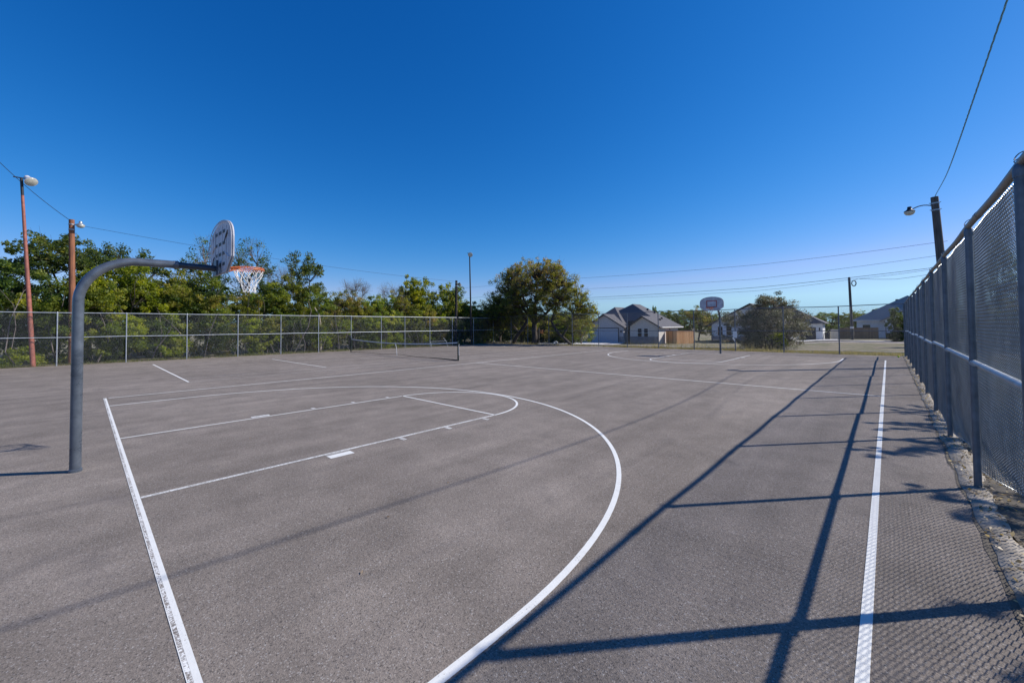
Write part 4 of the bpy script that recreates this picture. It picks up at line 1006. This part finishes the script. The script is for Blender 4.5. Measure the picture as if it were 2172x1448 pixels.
# tree just outside the right edge of the view whose branches shade the court edge
def frond_tree(seed, base, tips, label, H):
    g = np.random.default_rng(seed); b = MB(); root = empty('tree', (base[0], base[1], tz(*base)), label, 'tree', 'trees outside the right fence')
    B0 = np.array((base[0], base[1], -.05)); hub = B0+np.array((0, 0, H*.55)); top = B0+np.array((-.2, .1, H*.8))
    P = limb(b, g, B0, hub, .11, .08, .03, 8); P2 = limb(b, g, hub, top, .08, .04, .04, 7); src = P[3:]+P2[1:]
    C = []; Rr = []; K = 1/math.tan(SEL)
    for (sx, sy, z) in tips:
        tip = np.array((sx+z*K*math.sin(SAZ), sy+z*K*math.cos(SAZ), z)); st = src[g.integers(2, len(src))]
        L = limb(b, g, st, tip, .028, .006, .05, 5, 8)
        Ls = np.array(L); n = 34
        for t in np.linspace(.25, 1, n):
            q = np.array([np.interp(t*8, range(9), Ls[:, k]) for k in range(3)]); w_ = .30*(1-t)**.7+.035
            q = q+g.normal(size=3)*w_*.7; C.append(q); Rr.append(.05+.13*(1-t)+.02*g.random())
            if g.random() < .5: b.tube([np.array([np.interp(max(0, t-.05)*8, range(9), Ls[:, k]) for k in range(3)]), q], .005, 3, False)
    for k in range(60):
        d = g.normal(size=3); d /= np.linalg.norm(d); C.append(top+np.array((1.0, .2, -.3))+d*g.random()**.5*1.4); Rr.append(.25)
    C = np.array(C)
    me = bpy.data.meshes.new('trunk'); me.from_pydata(b.v, [], b.f); me.materials.append(M['bark']); o = link('trunk', me, root); rel(o)
    V, F, t = leaves(g, C, np.array(Rr), np.full(len(C), 26), .045, g.random(len(C))*.6, .7, .2, .15, .32)
    rel(link('crown', raw_mesh('crown', V, F, M['leaf_dark'], t), root))
frond_tree(3, (13.9, 14.2), [(7.95, 12.3, 3.7), (8.15, 11.8, 3.9), (8.4, 12.7, 3.6), (7.75, 9.9, 3.8), (7.9, 9.3, 4.0), (8.2, 10.3, 3.7), (8.0, 8.7, 4.0), (7.6, 7.6, 4.1), (7.85, 7.3, 4.2), (8.2, 8.1, 4.0), (8.6, 10.9, 4.3), (8.7, 9.2, 4.4), (9.3, 11.6, 4.6), (9.4, 8.6, 4.6)], 'dark tree outside the right fence shading the court edge', 5.6)
frond_tree(4, (14.1, 10.2), [(8.25, 6.3, 3.9), (8.45, 6.0, 4.1), (8.5, 5.5, 4.0), (8.75, 6.6, 4.2), (8.35, 3.5, 4.2), (8.55, 3.0, 4.3), (8.7, 3.9, 4.1), (9.2, 5.0, 4.5), (9.5, 4.0, 4.4)], 'smaller dark tree outside the right fence, nearest the camera', 5.4)
# far wood
rng = np.random.default_rng(77); n = 2300
ang = rng.uniform(-115, 75, n); rd = rng.uniform(150, 175, n)
C = np.stack([np.sin(np.radians(ang))*rd, np.cos(np.radians(ang))*rd, rng.random(n)*(4.0+1.2*np.sin(ang*.7)+.8*np.sin(ang*1.9))], 1)
V, F, t = leaves(rng, C, rng.uniform(1.0, 2.2, n), np.full(n, 60), .30, rng.random(n)*.6, .8)
tag(link('distant_wood', raw_mesh('distant_wood', V, F, M['leaf_dark'], t)), 'low dark band of distant woodland along the horizon', 'woodland', None, 'stuff')
# weeds along the far fence and grass tufts
def blades(name, pts, h, w, mat, label, cat, seed, lean=.35):
    rng = np.random.default_rng(seed); P = np.asarray(pts); n = len(P)
    a = rng.uniform(0, 6.28, n); d = np.stack([np.cos(a), np.sin(a), np.zeros(n)], 1)*w
    hh = h*(.4+rng.random(n))[:, None]; ln = rng.normal(size=(n, 3))*lean; ln[:, 2] = 1; tip = P+ln*hh
    V = np.stack([P-d, P+d, tip+d*.2, tip-d*.2], 1).reshape(-1, 3); F = np.arange(n*4).reshape(-1, 4)
    o = link(name, raw_mesh(name, V, F, mat, rng.random(n))); return tag(o, label, cat, None, 'stuff')
rng = np.random.default_rng(6)
def clump_pts(n, x0, x1, y0, y1, k=30, s=.12):
    c = np.stack([rng.uniform(x0, x1, n), rng.uniform(y0, y1, n)], 1); p = np.repeat(c, k, 0)+rng.normal(size=(n*k, 2))*s
    return np.array([(a, b_, tz(a, b_)) for a, b_ in p])
blades('dry_weeds', np.concatenate([clump_pts(420, -11, 8.7, 31.75, 33.2, 26, .10), clump_pts(120, -24, -12, 31.75, 32.4, 16, .1)]), .17, .006, M['weed'], 'dry weeds and tufts along the foot of the far fence', 'weeds', 1)
blades('tall_weeds', clump_pts(110, -8.5, 2.5, 31.8, 33.0, 7, .12), .55, .006, M['weed'], 'taller thin dry stalks at the far fence near the distant hoop', 'weeds', 2, .25)
blades('grass', np.concatenate([clump_pts(330, 0, 9.5, 31.9, 35.2, 22, .15), clump_pts(400, 10.2, 18, 8, 34, 24, .2)]), .05, .006, mat_leaf('short_grass', [(0, (.06, .065, .02)), (.5, (.15, .14, .05)), (1, (.28, .23, .12))], .1), 'short patchy green grass beyond the fences', 'grass', 3)
blades('grass_fringe', np.concatenate([clump_pts(420, -25.5, -24.95, -10, 31, 18, .09)]), .16, .008, mat_leaf('fringe_grass', [(0, (.04, .06, .012)), (.5, (.10, .12, .03)), (1, (.2, .18, .08))], .3), 'grass fringe at the foot of the left fence', 'grass', 4)
# leaf litter along the kerb
n = 5200; x = 8.66+rng.random(n)**.8*.75; y = rng.uniform(-1, 31, n); z = np.where(x < 8.88, .022, .012)+rng.random(n)*.015
C = np.stack([x, y, z], 1); V, F, t = leaves(rng, C, np.full(n, .01), np.full(n, 1), .022, rng.random(n), .3, 2.5)
tag(link('leaf_litter', raw_mesh('leaf_litter', V, F, M['leaf_dry'], t)), 'dry fallen leaves scattered along the kerb under the right fence', 'leaves', None, 'stuff')
n = 260; C = np.stack([rng.uniform(-20, 8.4, n), rng.uniform(-.5, 28, n), np.full(n, .012)], 1); V, F, t = leaves(rng, C, np.full(n, .005), np.full(n, 1), .016, rng.random(n), .3, 3.5)
tag(link('leaf_litter', raw_mesh('leaf_litter', V, F, M['leaf_dry'], t)), 'tiny dry leaf specks scattered over the asphalt court', 'leaves', None, 'stuff')
# ------------------------------------------------------------------ small things
q = gnd(1906, 758); b = MB()
b.lathe((q[0], q[1], .05), [(.005, -.05)]+[(.05*math.cos(a), .05*math.sin(a)) for a in np.linspace(-1.4, 1.4, 10)]+[(.005, .05)], 16)
tag(b.build('ball', M['ball'], None, True), 'small bright yellow ball lying on the asphalt by the far right corner', 'ball')
yp = empty('yellow_post', (-20.7, 34.3, -.03), 'left one of two thin yellow posts leaning under the big tree', 'post', 'yellow posts')
for i, (x, lab) in enumerate(((-21.05, 0), (-20.75, 0))):
    if i: yp = empty('yellow_post', (x, 34.3, -.03), 'right one of two thin yellow posts leaning under the big tree', 'post', 'yellow posts')
    b = MB(); b.tube([(x, 34.3, -.05), (x+.12, 34.35, 1.75)], .045, 8); rel(b.build('shaft', M['yellow'], yp, True)); b = MB(); b.lathe((x+.12, 34.35, 1.75), [(.05, 0), (.05, .03), (.02, .05)], 8); rel(b.build('cap', M['yellow'], yp))
    yp.location = (x, 34.3, -.03)
    for c in yp.children: rel(c)
b = MB(); b.tube([(-20.4, 34.4, -.05), (-20.38, 34.4, 1.7)], .07, 8); b.lathe((-20.38, 34.4, 1.7), [(.07, 0), (.03, .02)], 8); tag(b.build('wooden_post', M['wood_grey']), 'pale grey wooden post between the yellow posts and the orange sign', 'post')
sg = empty('sign', (-19.95, 34.4, 0), 'small square orange sign under the big tree', 'sign')
b = MB(); b.tube([(-20.0, 34.42, -.05), (-20.0, 34.42, 1.5)], .02, 6); rel(b.build('stake', M['wood_dark'], sg)); b = MB(); b.add([], []); b.prism([(-20.15, 1.08), (-19.78, 1.12), (-19.80, 1.52), (-20.17, 1.48)], 'y', 34.36, 34.38); rel(b.build('sign_face', M['orange_sign'], sg))
wsn = empty('sign', (.02, 31.55, 1.0), 'small blank white notice fixed to the far fence post right of the distant hoop', 'sign')
b = MB(); b.box(-.07, .19, 31.52, 31.535, .95, 1.42); rel(b.build('notice_face', M['white'], wsn)); b = MB(); b.tube([(.06, 31.536, 1.38), (.06, 31.60, 1.38)], .008, 5); rel(b.build('fixing', M['galv'], wsn))
b = MB(); p = onY(1554, 716, 33); q = onY(1560, 725, 33); b.tube([p, q], .05, 6); b.tube([q, (q[0]+.05, 33, tz(0, 33))], .03, 6); tag(b.build('white_stake', M['white']), 'short slanted white stake beyond the far fence left of the notice', 'stake')
q = gnd(1178, 730, 0); b = MB(); b.tube([(q[0]+.22*math.cos(a), 33.4, .16+.12*math.sin(a)) for a in np.linspace(0, 6.283, 14)], .06, 8, False); tag(b.build('white_hoop', M['white'], None, True), 'small white ring shaped object at the left end of the concrete driveway', 'ring')
# pale bench frame beyond the net by the left fence
bx = empty('bench', (-24.0, 23.6, 0), 'pale grey low bench frame by the left fence behind the tennis net', 'bench')
b = MB(); b.box(-24.25, -23.85, 22.2, 24.3, .50, .54); rel(b.build('seat', M['galv_dark'], bx))
for yy_ in (22.3, 24.2):
    b = MB(); b.tube([(-23.88, yy_, .5), (-23.70, yy_, 0)], .022, 6); b.tube([(-24.22, yy_, .5), (-24.4, yy_, 0)], .022, 6); rel(b.build('leg', M['galv_dark'], bx))
b = MB(); b.tube([(-23.95, 24.2, .52), (-24.1, 24.0, .85)], .02, 6); rel(b.build('handle', M['galv'], bx))

# ------------------------------------------------------------------ light
w = bpy.data.worlds.new('World'); scene.world = w; w.use_nodes = True; nt = w.node_tree; nt.nodes.clear()
out = nt.nodes.new('ShaderNodeOutputWorld'); bg = nt.nodes.new('ShaderNodeBackground'); sk = nt.nodes.new('ShaderNodeTexSky')
sk.sky_type = 'NISHITA'; sk.sun_disc = False; sk.sun_elevation = SEL; sk.sun_rotation = SAZ
sk.altitude = 300; sk.air_density = 1.0; sk.dust_density = .25; sk.ozone_density = 3.5
hs = nt.nodes.new('ShaderNodeHueSaturation'); hs.inputs['Saturation'].default_value = 1.15; hs.inputs['Value'].default_value = 1.0
nt.links.new(sk.outputs[0], hs.inputs['Color']); sc1 = mixc(nt, 1.0, hs.outputs[0], (.095, .098, .118), 'MULTIPLY')
spc = nt.nodes.new('ShaderNodeSeparateColor'); nt.links.new(sc1, spc.inputs[0])
cmb = nt.nodes.new('ShaderNodeCombineColor')
oc_ = [math_(nt, 'MULTIPLY', math_(nt, 'POWER', spc.outputs[k_], g_), A_*12) for k_, (A_, g_) in enumerate(((3.3, 2.2), (.819, 1.098), (.835, .87)))]
gr_s = math_(nt, 'MINIMUM', oc_[1], math_(nt, 'MULTIPLY', oc_[2], .77)); rd_s = math_(nt, 'MINIMUM', oc_[0], math_(nt, 'MULTIPLY', gr_s, .61))
nt.links.new(rd_s, cmb.inputs[0]); nt.links.new(gr_s, cmb.inputs[1]); nt.links.new(oc_[2], cmb.inputs[2])
nt.links.new(cmb.outputs[0], bg.inputs[0]); bg.inputs[1].default_value = .095; nt.links.new(bg.outputs[0], out.inputs[0])
sl = bpy.data.lights.new('sun', 'SUN'); sl.energy = 5.0; sl.angle = R_(.55); sl.color = (1, .94, .85)
so = bpy.data.objects.new('sun', sl); col.objects.link(so)
so.rotation_euler = Vector(SUN).to_track_quat('Z', 'Y').to_euler()
vs = scene.view_settings; vs.view_transform = 'Standard'; vs.look = 'None'; vs.exposure = .15; vs.gamma = 1
scene.render.resolution_x = 1024; scene.render.resolution_y = 682
scene.render.engine = 'CYCLES'
